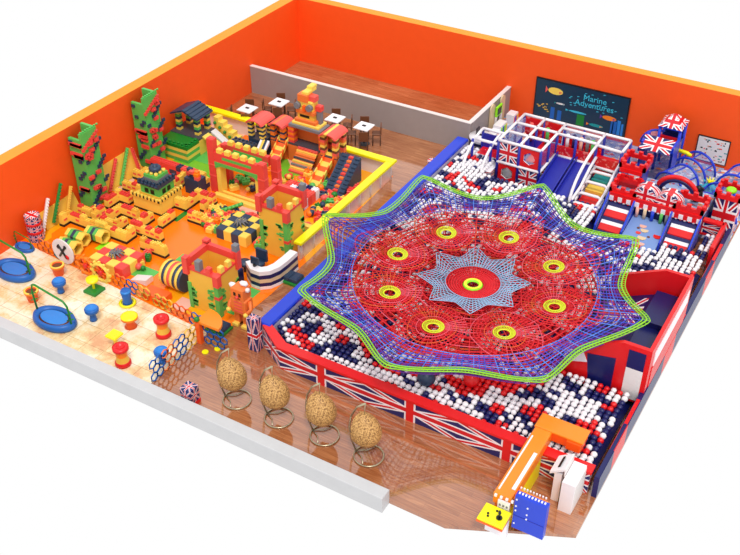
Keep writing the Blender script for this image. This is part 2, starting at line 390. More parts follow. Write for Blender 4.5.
for k in range(8):
    hx, hy = HOLES[k]; A = radians(45 * k)
    m = MB()
    def pp(phi, f, dz=0):
        r = .33 + (petal(k, phi) - .33) * f; a = A + phi
        return sp(hx + r * cos(a), hy + r * sin(a), dz)
    for i in range(1, 8): m.tube([pp(2 * pi * j / 56, i / 7.3) for j in range(56)], .02, pm[(i + k) % 6], 3, True)
    for j in range(44): m.tube([pp(2 * pi * j / 44, f) for f in (0, .25, .5, .75, 1)], .018, pm[(j // 6 + k) % 6], 3)
    net.part('petal_mesh', m)
    m = MB()
    for rr, w in ((.24, .03), (.4, .02)): m.tube([sp(hx + rr * cos(2 * pi * j / 28), hy + rr * sin(2 * pi * j / 28), .02) for j in range(28)], w, 'rope_yellow', 4, True)
    for j in range(36): a = 2 * pi * j / 36; m.tube([sp(hx + r * cos(a), hy + r * sin(a), .02) for r in (.24, .42)], .02, 'rope_yellow', 3)
    net.part('hole_ring', m)
# filler between petals
m = MB()
for i in range(11):
    r = 1.9 + i * .29
    for seg in range(8):
        a0 = radians(45 * seg + 7); a1 = radians(45 * seg + 38)
        m.tube([sp(r * cos(a0 + (a1 - a0) * j / 10), r * sin(a0 + (a1 - a0) * j / 10), -.02) for j in range(11)], .02, ('rope_red', 'rope_red', 'rope_pink')[i % 3], 3)
for i in range(64):
    a = 2 * pi * i / 64 + .02; m.tube([sp(r * cos(a), r * sin(a), -.02) for r in (1.9, 2.6, 3.4, 4.2, 4.8)], .018, 'rope_red', 3)
net.part('filler_mesh', m, label='red mesh between the petals')
def broken(m, pts, r, c, close=False):
    if close: pts = pts + [pts[0]]
    run = []
    for q in pts + [None]:
        if q is None or any(hypot(q[0] - NC[0] - hx, q[1] - NC[1] - hy) < .55 for hx, hy in HOLES):
            if len(run) > 1: m.tube(run, r, c, 3)
            run = []
        else: run.append(q)
# lower red layer
m = MB()
for i in range(17):
    r = .55 + i * .27; broken(m, [sp(r * cos(2 * pi * j / 110), r * sin(2 * pi * j / 110), -.6 + .1 * sin(5 * 2 * pi * j / 110 + i)) for j in range(110)], .042, ('rope_red', 'rope_red', 'rope_red', 'rope_orange')[i % 4], True)
for i in range(60):
    a = 2 * pi * i / 60; broken(m, [sp((.5 + .22 * k) * cos(a), (.5 + .22 * k) * sin(a), -.6) for k in range(21)], .03, 'rope_red')
net.part('lower_mesh', m, label='red lower layer of mesh')
# star
m = MB()
def Rs(a): u = abs((((math.degrees(a) + 22.5) % 45) - 22.5) / 22.5); return 1.6 + .62 * u ** 1.6
for i in range(7):
    m.tube([sp((1.08 + (Rs(a) - 1.08) * i / 6) * cos(a), (1.08 + (Rs(a) - 1.08) * i / 6) * sin(a), .03) for a in [2 * pi * j / 128 for j in range(128)]], .019, 'rope_ice', 3, True)
for j in range(72):
    a = 2 * pi * j / 72; m.tube([sp(r * cos(a), r * sin(a), .03) for r in (1.08, 1.4, Rs(a))], .02, 'rope_ice', 3)
net.part('star_mesh', m, label='pale blue star shaped mesh around the centre')
m = MB()
for i in range(7): m.tube([sp((.45 + .1 * i) * cos(2 * pi * j / 60), (.45 + .1 * i) * sin(2 * pi * j / 60), 0) for j in range(60)], .026, 'rope_red', 3, True)
for j in range(64): a = 2 * pi * j / 64; m.tube([sp(.4 * cos(a), .4 * sin(a)), sp(1.1 * cos(a), 1.1 * sin(a))], .024, 'rope_red', 3)
net.part('centre_mesh', m)
m = MB(); m.lathe([(.22, 2.2), (.24, 2.26), (.34, 2.27), (.42, 2.2), (.32, 2.17), (.22, 2.2)], (NC[0], NC[1], 0), 'lime', 16); m.lathe([(.25, 2.28), (.36, 2.28)], (NC[0], NC[1], 0), 'rope_yellow', 16); net.part('hole_ring', m, label='solid lime green ring round the centre hole')
m = MB(); m.cyl((NC[0], NC[1], .05), (NC[0], NC[1], 1.3), .2, 'red', 12)
for k in range(8):
    a = radians(45 * k); m.tube([(NC[0], NC[1], 1.3), (NC[0] + 1.6 * cos(a), NC[1] + 1.6 * sin(a), 1.82)], .07, 'red', 5)
net.part('centre_post', m)
# ------------------------------------------------------------------ slide box at the right
t = Thing('red_slide_box', 'wide red walled slide box with navy bed and panels beside the net', 'slide', (26.9, -17, 0))
for y, lab in ((-19.4, 'front'), (-14.4, 'back')):
    m = MB(); m.extr([(24.7, y, .4), (27.8, y, .4), (27.8, y, 2.9), (26.75, y, 2.9), (24.7, y, 1.9)], (0, .16, 0), 'red')
    if lab == 'front':
        m.extr([(27.0, y - .02, .5), (27.62, y - .02, .5), (27.62, y - .02, 1.9), (27.0, y - .02, 1.9)], (0, .02, 0), 'off_white')
        m.extr([(27.0, y - .02, 1.9), (27.62, y - .02, 1.9), (27.62, y - .02, 2.7), (27.0, y - .02, 2.7)], (0, .02, 0), 'navy')
        m.extr([(25.75, y - .02, .5), (26.6, y - .02, .5), (26.6, y - .02, 2.1), (25.55, y - .02, 1.9)], (0, .02, 0), 'navy')
        m.extr([(24.72, y - .02, 1.2), (25.6, y - .02, 1.5), (25.35, y - .02, 2.0), (24.72, y - .02, 1.75)], (0, .02, 0), 'white')
    t.part('side_wall', m)
m = MB(); m.box(27.66, -19.24, .0, 27.8, -14.4, 2.9, 'red'); m.box(27.8, -18.9, 1.9, 27.83, -14.6, 2.5, 'white'); m.box(27.8, -19.0, .0, 27.83, -14.6, 1.85, 'red'); t.part('end_wall', m, label='red outer wall with white stripe')
m = MB(); m.extr([(24.7, -19.24, .8), (26.6, -19.24, 1.7), (27.66, -19.24, 1.7), (27.66, -19.24, 1.5), (26.7, -19.24, 1.5), (24.7, -19.24, .6)], (0, 4.84, 0), 'navy')
m.quad((24.9, -16.6, .93), (26.4, -16.6, 1.63), (26.4, -14.7, 1.63), (24.9, -14.7, .93), 'flag_long'); m.box(26.6, -16.6, 1.7, 27.6, -14.5, 1.95, 'navy'); t.part('slide_bed', m)

# ------------------------------------------------------------------ indoor playground frame
t = Thing('playground_frame', 'blue and white tube soft play frame with flag panels before the marine screen', 'play structure', (19, -6, 0))
FZ = 2.35; xs = [16.4, 17.5, 18.6]; ys = [-7.1, -6.05, -5.0, -3.95]
def post(x, y, z): t.part('post', MB().cyl((x, y, 0), (x, y, z), .07, 'deep_blue', 8))
for x in xs:
    for y in ys: post(x, y, FZ)
for x, y in ((20.65, -5.15), (20.65, -3.95), (21.95, -5.3), (21.95, -3.95), (19.6, -3.95), (19.6, -5.1)): post(x, y, FZ)
rail = lambda *p: t.part('rail', MB().tube(p, .075, 'white', 6))
for x in xs: rail((x, ys[0], FZ), (x, ys[-1], FZ))
for y in ys: rail((xs[0], y, FZ), (xs[-1], y, FZ))
rail((18.6, -3.95, FZ), (21.95, -3.95, FZ)); rail((18.6, -4.4, FZ), (20.65, -4.4, FZ)); rail((18.6, -5.05, FZ), (20.65, -5.1, FZ))
rail((20.65, -3.95, FZ), (20.65, -5.2, FZ)); rail((21.95, -3.95, FZ), (21.95, -5.3, FZ)); rail((20.65, -5.2, FZ), (21.95, -5.3, FZ))
rail((20.65, -5.2, 1.2), (21.95, -5.3, 1.2)); rail((18.6, -5.1, 1.2), (20.65, -5.15, 1.2)); rail((16.4, -7.12, 1.2), (18.6, -7.12, 1.2)); rail((18.62, -7.1, 1.2), (18.62, -5.1, 1.2)); rail((16.4, -7.12, .12), (18.6, -7.12, .12))
m = MB(); m.box(16.45, -7.0, 1.1, 18.6, -4.0, 1.18, 'deep_blue'); m.box(17.6, -6.4, 1.18, 18.55, -4.1, 1.22, 'red'); m.box(18.6, -5.1, 1.1, 21.9, -4.0, 1.2, 'red'); t.part('deck', m)
def hexwin(x0, x1, z0, z1, y, glass='clear_panel'):
    cx, cz, r = (x0 + x1) / 2, (z0 + z1) / 2, .33; m = MB()
    o = [(x0, z0), (cx, z0), (x1, z0), (x1, cz), (x1, z1), (cx, z1), (x0, z1), (x0, cz)]
    n = 24
    def outp(a):
        c, s_ = cos(a), sin(a); k = min((x1 - x0) / 2 / max(abs(c), 1e-6), (z1 - z0) / 2 / max(abs(s_), 1e-6)); return (cx + c * k, y, cz + s_ * k)
    def inp(a):
        aa = (a + pi / 6) % (pi / 3) - pi / 6; rr = r * cos(pi / 6) / cos(aa); return (cx + rr * cos(a), y, cz + rr * sin(a))
    for k in range(n):
        a, b = 2 * pi * k / n, 2 * pi * (k + 1) / n; m.quad(outp(a), outp(b), inp(b), inp(a), 'red')
        m.quad(Vector(outp(a)) + Vector((0, .05, 0)), Vector(outp(b)) + Vector((0, .05, 0)), Vector(inp(b)) + Vector((0, .05, 0)), Vector(inp(a)) + Vector((0, .05, 0)), 'red')
        m.quad(inp(a), inp(b), Vector(inp(b)) + Vector((0, .05, 0)), Vector(inp(a)) + Vector((0, .05, 0)), 'white')
    f = t.part('panel', m, label='red panel with a hexagonal window')
    g = MB(); g.face([g.V(Vector(inp(2 * pi * k / 6)) + Vector((0, .025, 0))) for k in range(6)], glass); t.part('pane', g, f)
def flagp(x0, x1, z0, z1, y): t.part('panel', MB().box(x0, y, z0, x1, y + .05, z1, 'flag'), label='flag pattern panel')
flagp(16.5, 17.42, 1.28, 2.25, -7.12); hexwin(17.58, 18.52, 1.28, 2.25, -7.12); hexwin(16.5, 17.42, .2, 1.12, -7.12); flagp(17.58, 18.52, .2, 1.12, -7.12)
hexwin(20.72, 21.88, .2, 1.14, -5.25, 'pale_net')
for (x0, y0, z0, x1, y1, z1, c) in [(18.66, -5.08, 1.25, 20.6, -5.04, 1.75, 'polka_red'), (20.72, -5.22, 1.25, 21.88, -5.18, 1.75, 'polka_red'), (20.72, -4.0, 1.25, 21.88, -3.97, 2.25, 'mesh_net'), (18.66, -4.0, 1.8, 20.6, -3.97, 2.25, 'pale_net'),
        (18.66, -4.0, 1.2, 20.6, -3.97, 1.7, 'polka_red'), (18.56, -6.95, 1.25, 18.6, -5.1, 2.2, 'mesh_net'), (16.45, -6.95, 1.25, 16.49, -4.05, 2.2, 'pale_net'), (16.5, -4.0, 1.25, 18.5, -3.97, 2.25, 'polka_red'), (18.56, -6.95, .1, 18.6, -5.1, 1.15, 'flag')]:
    t.part('netting', MB().box(x0, y0, z0, x1, y1, z1, c))
for i, (x, y, c) in enumerate([(19.0, -4.6, 'white'), (19.3, -4.5, 'navy'), (19.7, -4.6, 'pink'), (20.0, -4.5, 'grey'), (20.3, -4.6, 'green'), (17.0, -4.4, 'salmon'), (17.9, -4.5, 'green'), (17.1, -5.6, 'pink')]):
    m = MB(); m.cyl((x, y, 1.22), (x, y, 2.2), .09, c, 8); m.sphere((x, y, 2.1), .12, c, 1); t.part('punch_bag', m)
# big blue slides
for x0, x1 in ((18.75, 19.65), (19.75, 20.6)):
    m = MB(); m.extr([(x0, -5.15, 1.2), (x0, -5.3, 1.2), (x0, -8.2, .55), (x0, -8.6, .5), (x0, -8.6, .4), (x0, -8.1, .42), (x0, -5.15, 1.05)], (x1 - x0, 0, 0), 'deep_blue')
    for xx in (x0, x1 - .06): m.extr([(xx, -5.15, 1.45), (xx, -5.5, 1.4), (xx, -8.2, .8), (xx, -8.6, .7), (xx, -8.6, .5), (xx, -5.15, 1.1)], (.06, 0, 0), 'deep_blue')
    t.part('slide', m)
def arc_rail(x, y0, z0, y1, z1): rail(*[(x, y0 + (y1 - y0) * (1 - cos(pi / 2 * u)), z0 + (z1 - z0) * (sin(pi / 2 * u))) for u in [1 - i / 8 for i in range(9)]])
def cur(x, ya, za, yb, zb): rail(*[(x, ya + (yb - ya) * sin(pi / 2 * i / 8), zb + (za - zb) * cos(pi / 2 * i / 8)) for i in range(9)])
cur(20.68, -5.2, 2.35, -8.4, .75)
# left arched entry
for x, yy in ((14.9, -6.9), (15.9, -6.9)): cur(x, -5.6, 1.9, -7.9, .4)
rail((14.9, -5.6, 1.9), (16.4, -5.6, 1.9)); rail((14.9, -6.6, 1.8), (16.4, -6.6, 1.8)); rail((16.4, -5.6, 1.9), (16.4, -7.1, 1.9))
for x, y in ((14.9, -5.6), (15.9, -5.6), (14.9, -6.8), (15.9, -6.8)): post(x, y, 1.85)
m = MB(); m.box(15.0, -7.6, .3, 16.3, -5.7, .75, 'white', 'flag'); m.box(15.0, -6.5, .75, 16.3, -5.7, .95, 'red', 'white'); m.box(15.0, -5.68, .9, 16.3, -5.64, 1.7, 'deep_blue'); t.part('entry_step', m)
# right ladder bay
for x in (20.75, 21.95):
    rail((x, -5.3, 1.75), (x, -6.1, 1.55), (x, -7.2, 1.05), (x, -8.3, .95)); rail((x, -5.3, 1.2), (x, -8.3, .55))
for i, (y, z) in enumerate(((-5.9, 1.25), (-6.7, 1.1), (-7.5, .9), (-8.3, .8))):
    rail((20.75, y, z - .3), (20.8, y, z), (20.95, y, z + .08), (21.75, y, z + .08), (21.9, y, z), (21.95, y, z - .3))
    t.part('step', MB().box(20.85, y, .2, 21.85, y + .75, z - .35, ('teal', 'yellow', 'red', 'pink')[i]))
t.part('netting', MB().extr([(21.95, -5.3, 1.7), (21.95, -8.3, .9), (21.95, -8.3, .2), (21.95, -5.3, .2)], (.03, 0, 0), 'pale_net'))
post(21.95, -7.2, 1.05); post(20.75, -7.2, 1.05); post(21.95, -8.3, .95); post(20.75, -8.3, .95)

# ------------------------------------------------------------------ toddler castle
t = Thing('toddler_castle', 'red and navy toddler play castle with twin slides, flag canopies and crenellated turrets', 'play structure', (24.5, -7, 0))
def crown(cx, cy, z, w, d, h=.22, mat='red', rz=0, nm='battlement'):
    m = MB(); m.T = Matrix.Translation((cx, cy, z)) @ Matrix.Rotation(rz, 4, 'Z')
    for x0, y0, x1, y1 in ((-w / 2, -d / 2, w / 2, -d / 2 + .14), (-w / 2, d / 2 - .14, w / 2, d / 2), (-w / 2, -d / 2, -w / 2 + .14, d / 2), (w / 2 - .14, -d / 2, w / 2, d / 2)):
        m.box(x0, y0, 0, x1, y1, h, mat)
        if x1 - x0 > y1 - y0:
            n = max(2, round((x1 - x0) / .4))
            for i in range(n): c = x0 + (i + .5) * (x1 - x0) / n; m.box(c - .1, y0, h, c + .1, y1, h + .16, mat)
        else:
            n = max(2, round((y1 - y0) / .4))
            for i in range(n): c = y0 + (i + .5) * (y1 - y0) / n; m.box(x0, c - .1, h, x1, c + .1, h + .16, mat)
    m.T = Matrix(); return t.part(nm, m)
for x0, x1 in ((22.4, 23.55), (25.35, 26.55)):
    m = MB(); m.box(x0, -8.0, 0, x1, -7.9, 1.6, 'navy')
    m.extr([(x0, -7.9, 1.35), (x0, -9.5, .45), (x0, -9.5, .2), (x0, -7.9, .2)], (x1 - x0, 0, 0), 'navy')
    for k, (ya, yb) in enumerate(((-8.25, -8.42), (-8.42, -8.72), (-8.92, -9.08), (-9.08, -9.36))):
        za = 1.35 - (-7.9 - ya) * .5625; zb = 1.35 - (-7.9 - yb) * .5625
        m.extr([(x0 + .08, ya, za + .05), (x0 + .08, yb, zb + .05), (x0 + .08, yb, zb), (x0 + .08, ya, za)], (x1 - x0 - .16, 0, 0), ('white', 'red')[k % 2])
    t.part('slide', m)
    for xx in (x0 - .07, x1):
        m = MB(); m.extr([(xx, -7.9, 1.75), (xx, -9.5, .8), (xx, -9.6, .4), (xx, -7.9, .4)], (.07, 0, 0), 'royal'); m.extr([(xx - .005, -7.95, 1.6), (xx - .005, -9.4, .78), (xx - .005, -9.4, .6), (xx - .005, -7.95, 1.35)], (.08, 0, 0), 'pale_net'); t.part('slide_rail', m)
m = MB(); m.box(22.4, -7.9, 0, 26.6, -5.2, 1.35, 'navy'); m.box(22.45, -7.85, 1.35, 26.55, -5.25, 1.38, 'mosaic_mat'); t.part('deck', m)
m = MB(); m.extr([(23.65, -7.95, .95), (23.65, -10.1, .62), (23.65, -10.1, .3), (23.65, -7.95, .3)], (1.62, 0, 0), 'carpet_blue')
for x, y, r, c in ((24.3, -8.6, .16, 'pink'), (24.45, -8.85, .18, 'beige'), (24.25, -9.1, .12, 'brick_red'), (24.5, -9.35, .2, 'beige'), (24.35, -9.6, .14, 'brick_red'), (24.6, -9.75, .16, 'pink'), (25.1, -9.0, .2, 'red'), (24.75, -9.2, .07, 'brown'), (24.15, -8.8, .07, 'brown')):
    z = .95 - (-7.95 - y) * .1535; m.cyl((x, y, z - .01), (x, y, z + .012), r, c, 10)
t.part('ramp', m, label='pale blue ramp with a printed picture')
m = MB()
for i in range(21):
    x = 22.42 + i * .2; m.box(x, -8.06, 1.38, x + .2, -7.9, 1.62, 'red' if i % 2 else 'white')
    m.sphere((x + .1, -8.0, 1.36), .08, 'white' if i % 2 else 'red', 1)
m.box(22.4, -8.04, 1.6, 26.6, -7.92, 1.78, 'red'); t.part('balcony_trim', m, label='red and white scalloped balcony trim')
crown(22.95, -7.3, 1.7, 1.25, 1.3); crown(25.95, -7.35, 1.78, 1.35, 1.25)
for cx, cy, cz, r in ((23.95, -7.55, 1.66, .6), (25.02, -7.6, 1.66, .6)):
    m = MB(); n = 14
    for k in range(n):
        a, b = pi * k / n, pi * (k + 1) / n
        A = Vector((cx - r * cos(a), cy - .3, cz + r * 1.1 * sin(a))); B = Vector((cx - r * cos(b), cy - .3, cz + r * 1.1 * sin(b))); D = Vector((0, .7, 0))
        m.face([m.V(A), m.V(B), m.V(B + D), m.V(A + D)], 'flag', False, [(k / n, 0), ((k + 1) / n, 0), ((k + 1) / n, 1), (k / n, 1)])
        c = (cx, cy - .3, cz); m.face([m.V(c), m.V(A), m.V(B)], 'flag', False, [(.5, .1), (.5 - .5 * cos(a), .1 + .9 * sin(a)), (.5 - .5 * cos(b), .1 + .9 * sin(b))])
    t.part('canopy', m, label='barrel shaped flag canopy')
for x, c in ((23.8, 'pink'), (24.15, 'beige'), (24.9, 'green'), (25.15, 'grey'), (24.5, 'royal')): t.part('hanging_bag', MB().cyl((x, -8.12, 1.4), (x, -8.12, .95), .08, c, 8))
m = MB()
for rr, c, z in ((.95, 'red', 0), (.78, 'navy', 0)):
    m.tube([(25.0 + rr * -cos(pi * i / 16), -6.3, 1.5 + rr * .95 * sin(pi * i / 16)) for i in range(17)], .11, c, 8)
t.part('arch', m, label='big red arch over the deck')
# left gate tower (red banner)
m = MB(); m.box(22.3, -6.6, 1.35, 23.35, -6.5, 1.62, 'red'); m.box(22.3, -6.6, 1.7, 23.35, -6.5, 2.0, 'flag_pad'); m.box(22.3, -6.6, 2.1, 23.35, -6.5, 2.3, 'red'); m.box(22.3, -6.5, 0, 22.42, -5.4, 2.3, 'deep_blue'); m.box(23.25, -6.5, 0, 23.37, -5.4, 2.3, 'deep_blue'); t.part('banner_wall', m, label='red banner wall of the left turret')
crown(22.85, -5.9, 2.3, 1.25, 1.3, .2)
# hut with flag roof and tall tower
m = MB(); m.box(22.3, -3.4, 0, 22.4, -2.2, 2.2, 'royal'); m.box(23.8, -3.4, 0, 23.9, -2.2, 2.2, 'royal'); m.box(22.3, -3.4, 1.0, 23.9, -3.3, 1.9, 'mesh_net'); t.part('hut_wall', m)
m = MB(); m.quad((22.3, -3.7, 1.95), (23.8, -3.7, 1.95), (23.8, -2.8, 2.3), (22.3, -2.8, 2.3), 'flag'); m.extr([(22.3, -3.7, 1.94), (22.3, -2.8, 2.29), (22.3, -2.2, 1.94)], (1.5, 0, 0), 'royal'); t.part('hut_roof', m, label='flag pattern hut roof')
m = MB()
for x in (22.75, 23.75):
    for y in (-1.9, -.9): m.cyl((x, y, 0), (x, y, 2.5), .08, 'royal', 8)
m.box(22.75, -1.9, 1.6, 23.75, -.9, 1.7, 'navy'); m.box(22.75, -.95, 1.7, 23.75, -.9, 2.4, 'navy'); m.box(22.75, -1.92, 1.7, 23.75, -1.88, 2.0, 'red'); m.box(23.73, -1.9, .3, 23.752, -.9, 1.6, 'pale_net'); t.part('tower', m)
m = MB(); C0 = (23.25, -1.4, 3.05)
for a, b in (((22.65, -2.05), (23.85, -2.05)), ((23.85, -2.05), (23.85, -.75)), ((23.85, -.75), (22.65, -.75)), ((22.65, -.75), (22.65, -2.05))):
    m.face([m.V((a[0], a[1], 2.5)), m.V((b[0], b[1], 2.5)), m.V(C0)], 'flag', False, [(0, .1), (1, .1), (.5, 1)])
m.box(22.68, -2.02, 2.42, 23.82, -.78, 2.5, 'royal'); t.part('tower_roof', m, label='pointed flag roof')
# tube cages
def cage(cx, cy, r, z0, rot=0, depth=1.0, nm='tube_cage', fill='pale_net'):
    m = MB(); m.T = Matrix.Translation((cx, cy, z0)) @ Matrix.Rotation(rot, 4, 'Z')
    for d in (0, depth): m.tube([(-r * cos(pi * i / 14), d, r * sin(pi * i / 14)) for i in range(15)], .06, 'royal', 6)
    for i in (3, 7, 11): a = pi * i / 14; m.tube([(-r * cos(a), 0, r * sin(a)), (-r * cos(a), depth, r * sin(a))], .04, 'royal', 5)
    m.T = Matrix.Translation((cx, cy, z0)) @ Matrix.Rotation(rot, 4, 'Z')
    for i in range(14):
        a, b = pi * i / 14, pi * (i + 1) / 14; q = r * .97
        m.quad((-q * cos(a), 0, q * sin(a)), (-q * cos(b), 0, q * sin(b)), (-q * cos(b), depth, q * sin(b)), (-q * cos(a), depth, q * sin(a)), fill)
    m.T = Matrix(); t.part(nm, m)
cage(22.7, -1.9, .8, .9, .2); cage(24.3, -4.9, .8, .9, -.4, 1.2); cage(24.6, -2.2, .95, .3, -.3, .9, fill='mesh_net'); cage(26.3, -5.0, .85, .4, -.2, 1.2, fill='mesh_net'); cage(26.9, -2.6, .9, .3, -.2, 1.3); cage(27.2, -5.9, .6, .6, 0, .8)
# right turret
m = MB(); m.box(26.75, -6.4, .3, 27.75, -6.3, 2.0, 'flag'); m.box(27.65, -6.3, .0, 27.75, -5.3, 2.0, 'flag'); m.box(26.75, -6.3, 0, 26.85, -5.3, 2.0, 'royal'); m.box(26.85, -6.3, .9, 27.65, -5.3, 1.0, 'navy'); t.part('turret_wall', m, label='flag covered right turret')
crown(27.25, -5.85, 2.0, 1.2, 1.25, .22)
t.part('finial', MB().sphere((27.25, -5.85, 2.2), .25, 'lime', 2, (1, 1, .6)))
# toys in toddler zone
t2 = Thing('spiky_climber', 'turquoise spiky fruit shaped climber with yellow crown on the confetti mat', 'toy', (25.9, -3.4, 0))
m = MB(); m.sphere((25.9, -3.4, .45), .38, 'cyan', 2, (1, 1, 1.2))
for i in range(24): a = i * 2.4; z = .15 + i * .03; r = .38; m.cyl((25.9 + r * cos(a) * .9, -3.4 + r * sin(a) * .9, z), (25.9 + r * 1.25 * cos(a), -3.4 + r * 1.25 * sin(a), z + .05), .07, 'cyan', 5, .01)
t2.part('body', m); m = MB()
for i in range(6): a = i * pi / 3; m.cyl((25.9, -3.4, .85), (25.9 + .22 * cos(a), -3.4 + .22 * sin(a), 1.15), .08, 'bright_yellow', 5, .01)
t2.part('crown', m)
m = MB(); m.lathe([(.3, 0), (.42, .1), (.42, .35), (.3, .45), (.15, .35), (.15, .1), (.3, 0)], (24.9, -3.5, .02), 'white', 16); m.T = Matrix(); single('donut_toy', m, 'white ring shaped toy on the confetti mat left of the turquoise climber', 'toy', (24.9, -3.5, 0))
m = MB(); m.lathe([(.2, 0), (.26, .1), (.2, .5), (.05, .55)], (25.9, -6.1, 1.4), 'black', 12); m.lathe([(.05, .55), (.24, .6), (.05, .75)], (25.9, -6.1, 1.4), 'black', 12); single('bollard', m, 'black domed bollard on the castle deck near the right turret', 'toy', (25.9, -6.1, 1.38))
for i, (x, y, z, c, l) in enumerate([(25.2, -2.6, .6, 'bright_yellow', 'yellow play pipe floating above the tall tower side'),]):
    m = MB(); m.tube([(23.75, -1.9, 1.4), (24.3, -2.0, 1.4), (24.5, -2.0, 1.3)], .1, 'bright_yellow', 8); o = t.part('chute', m, label='yellow chute on the tower')
# ------------------------------------------------------------------ screen and sign on back wall
t = Thing('wall_screen', 'large dark teal wall screen reading Marine Adventures with fish', 'screen', (18, -.03, .4))
m = MB(); m.box(15.4, -.09, .35, 20.6, -.01, 2.62, 'black'); t.part('frame', m); m = MB(); m.box(15.46, -.1, .41, 20.54, -.09, 2.56, 'screen_navy'); t.part('display', m)
t.part('lettering', text_mb('Marine', .46, (18.75, -.105, 2.08), (1, 0, 0), (0, 0, 1), 'cyan', .006), label='pale cyan words Marine Adventures')
t.part('lettering', text_mb('Adventures', .46, (18.75, -.105, 1.72), (1, 0, 0), (0, 0, 1), 'cyan', .006), label='pale cyan word Adventures')
def fish(x, z, l, h, c, c2):
    m = MB(); n = 14; m.face([m.V((x + l * cos(2 * pi * i / n), -.108, z + h * sin(2 * pi * i / n))) for i in range(n)], c)
    m.face([m.V((x - l, -.108, z)), m.V((x - l * 1.35, -.108, z + h)), m.V((x - l * 1.35, -.108, z - h))], c2); m.face([m.V((x + l * .5, -.11, z + .02)), m.V((x + l * .95, -.11, z)), m.V((x + l * .5, -.11, z - h * .6))], c2)
    t.part('fish_picture', m)
fish(16.55, 2.05, .42, .2, 'yellow', 'salmon'); fish(19.65, 1.25, .38, .13, 'orange', 'rope_purple'); fish(17.9, 1.15, .5, .06, 'cyan', 'cyan'); fish(19.0, .65, .4, .09, 'teal', 'orange'); fish(16.9, 1.4, .25, .05, 'off_white', 'teal')
for x, w, z, c in ((16.5, .12, 1.1, 'mid_blue'), (16.9, .12, 1.0, 'mid_blue'), (18.1, .22, 1.05, 'dark_green'), (20.0, .14, 1.15, 'mid_blue'), (20.2, .1, 1.25, 'sky'), (19.85, .08, 1.3, 'mid_blue'), (20.4, .06, 1.1, 'sky')): t.part('coral_picture', MB().quad((x - w, -.104, .42), (x + w, -.104, .42), (x + w * .9, -.104, z), (x - w * .9, -.104, z), c))
for i in range(22):
    x = random.uniform(17.2, 20.3); z = random.uniform(1.35, 2.5); t.part('bubble_picture', MB().quad((x, -.104, z), (x + .12, -.104, z + .02), (x + .14, -.104, z + .05), (x + .03, -.104, z + .05), 'cyan'))
for i in range(12):
    x = random.uniform(15.55, 16.2); z = random.uniform(.7, 1.2); t.part('bubble_picture', MB().quad((x, -.104, z), (x + .1, -.104, z), (x + .1, -.104, z + .05), (x, -.104, z + .05), 'deep_yellow'))
t = Thing('wall_poster', 'white framed poster with red and black drawings on the orange wall', 'poster', (25.1, -.03, .2))
t.part('frame', MB().box(24.3, -.07, .16, 25.92, -.01, 1.55, 'black')); m = MB().box(24.35, -.08, .21, 25.87, -.07, 1.5, 'off_white')
random.seed(4)
for i in range(46):
    x = random.uniform(24.42, 25.75); z = random.choice((1.35, 1.22, 1.0, .85, .6, .45, .32)) + random.uniform(-.03, .03); c = random.choice(('salmon', 'salmon', 'black', 'teal', 'pink', 'grey'))
    w = random.uniform(.04, .16); m.box(x, -.085, z, x + w, -.081, z + random.uniform(.03, .09), c)
t.part('print', m)
# ------------------------------------------------------------------ toy shelves by the partition, round desk
t = Thing('round_desk', 'white round desk with blue bands beside the grey partition corner', 'desk', (13.95, -5.9, 0))
m = MB(); m.lathe([(.48, 0), (.48, .25), (.5, .25), (.5, .42), (.48, .42), (.48, .7), (.5, .7), (.5, .85), (.62, 1.0), (.62, 1.1), (0, 1.1)], (14.55, -5.0, 0), ['white', 'white', 'navy', 'white', 'white', 'white', 'navy', 'white', 'white', 'white'], 20); t.part('body', m)
single('monitor', MB().box(14.3, -5.1, 1.1, 14.36, -4.8, 1.5, 'black').box(14.36, -5.0, 1.1, 14.6, -4.9, 1.16, 'black'), 'small black monitor standing on the white round desk', 'monitor', (14.35, -5, 1.1))
for (y, l, h, c, c2, lab) in [(-3.9, 1.0, .55, 'white', 'pink', 'white low toy shelf with pink front beyond the round desk'), (-2.9, .8, .7, 'white', 'lime', 'white toy shelf with green bins in the middle of the row by the partition'), (-1.2, .6, .6, 'white', 'salmon', 'white toy shelf with red bins nearest the orange wall')]:
    tt = Thing('toy_shelf', lab, 'shelf', (14.5, y, 0)); tt.part('body', MB().box(14.3, y, 0, 14.75, y + l, h, c)); m = MB()
    for i in range(4): m.box(14.75, y + .05 + i * l / 4, .1, 14.78, y + l / 4 - .03 + i * l / 4, h - .1, (c2, 'royal', c2, 'yellow')[i])
    tt.part('bin', m)
for (y, z, lab) in [(-2.5, 1.4, 'beige round topped board on the partition above the middle toy shelf'), (-1.2, 1.4, 'beige round topped board on the partition nearest the orange wall')]:
    m = MB(); m.box(13.98, y - .3, .0, 14.05, y + .3, z, 'beige'); m.extr([(13.98, y + .3 * cos(pi * i / 10), z + .25 * sin(pi * i / 10)) for i in range(11)], (.07, 0, 0), 'beige'); single('notice_board', m, lab, 'board', (14, y, 0))
m = MB(); m.box(14.1, -2.3, .85, 14.2, -1.6, 1.4, 'lime'); m.box(14.2, -2.2, .95, 14.22, -1.75, 1.3, 'black'); m.box(14.1, -2.3, 0, 14.2, -2.2, .85, 'white'); m.box(14.1, -1.7, 0, 14.2, -1.6, .85, 'white'); single('flip_chart', m, 'green framed flip chart with black middle standing between the beige boards', 'panel', (14.1, -2, 0))

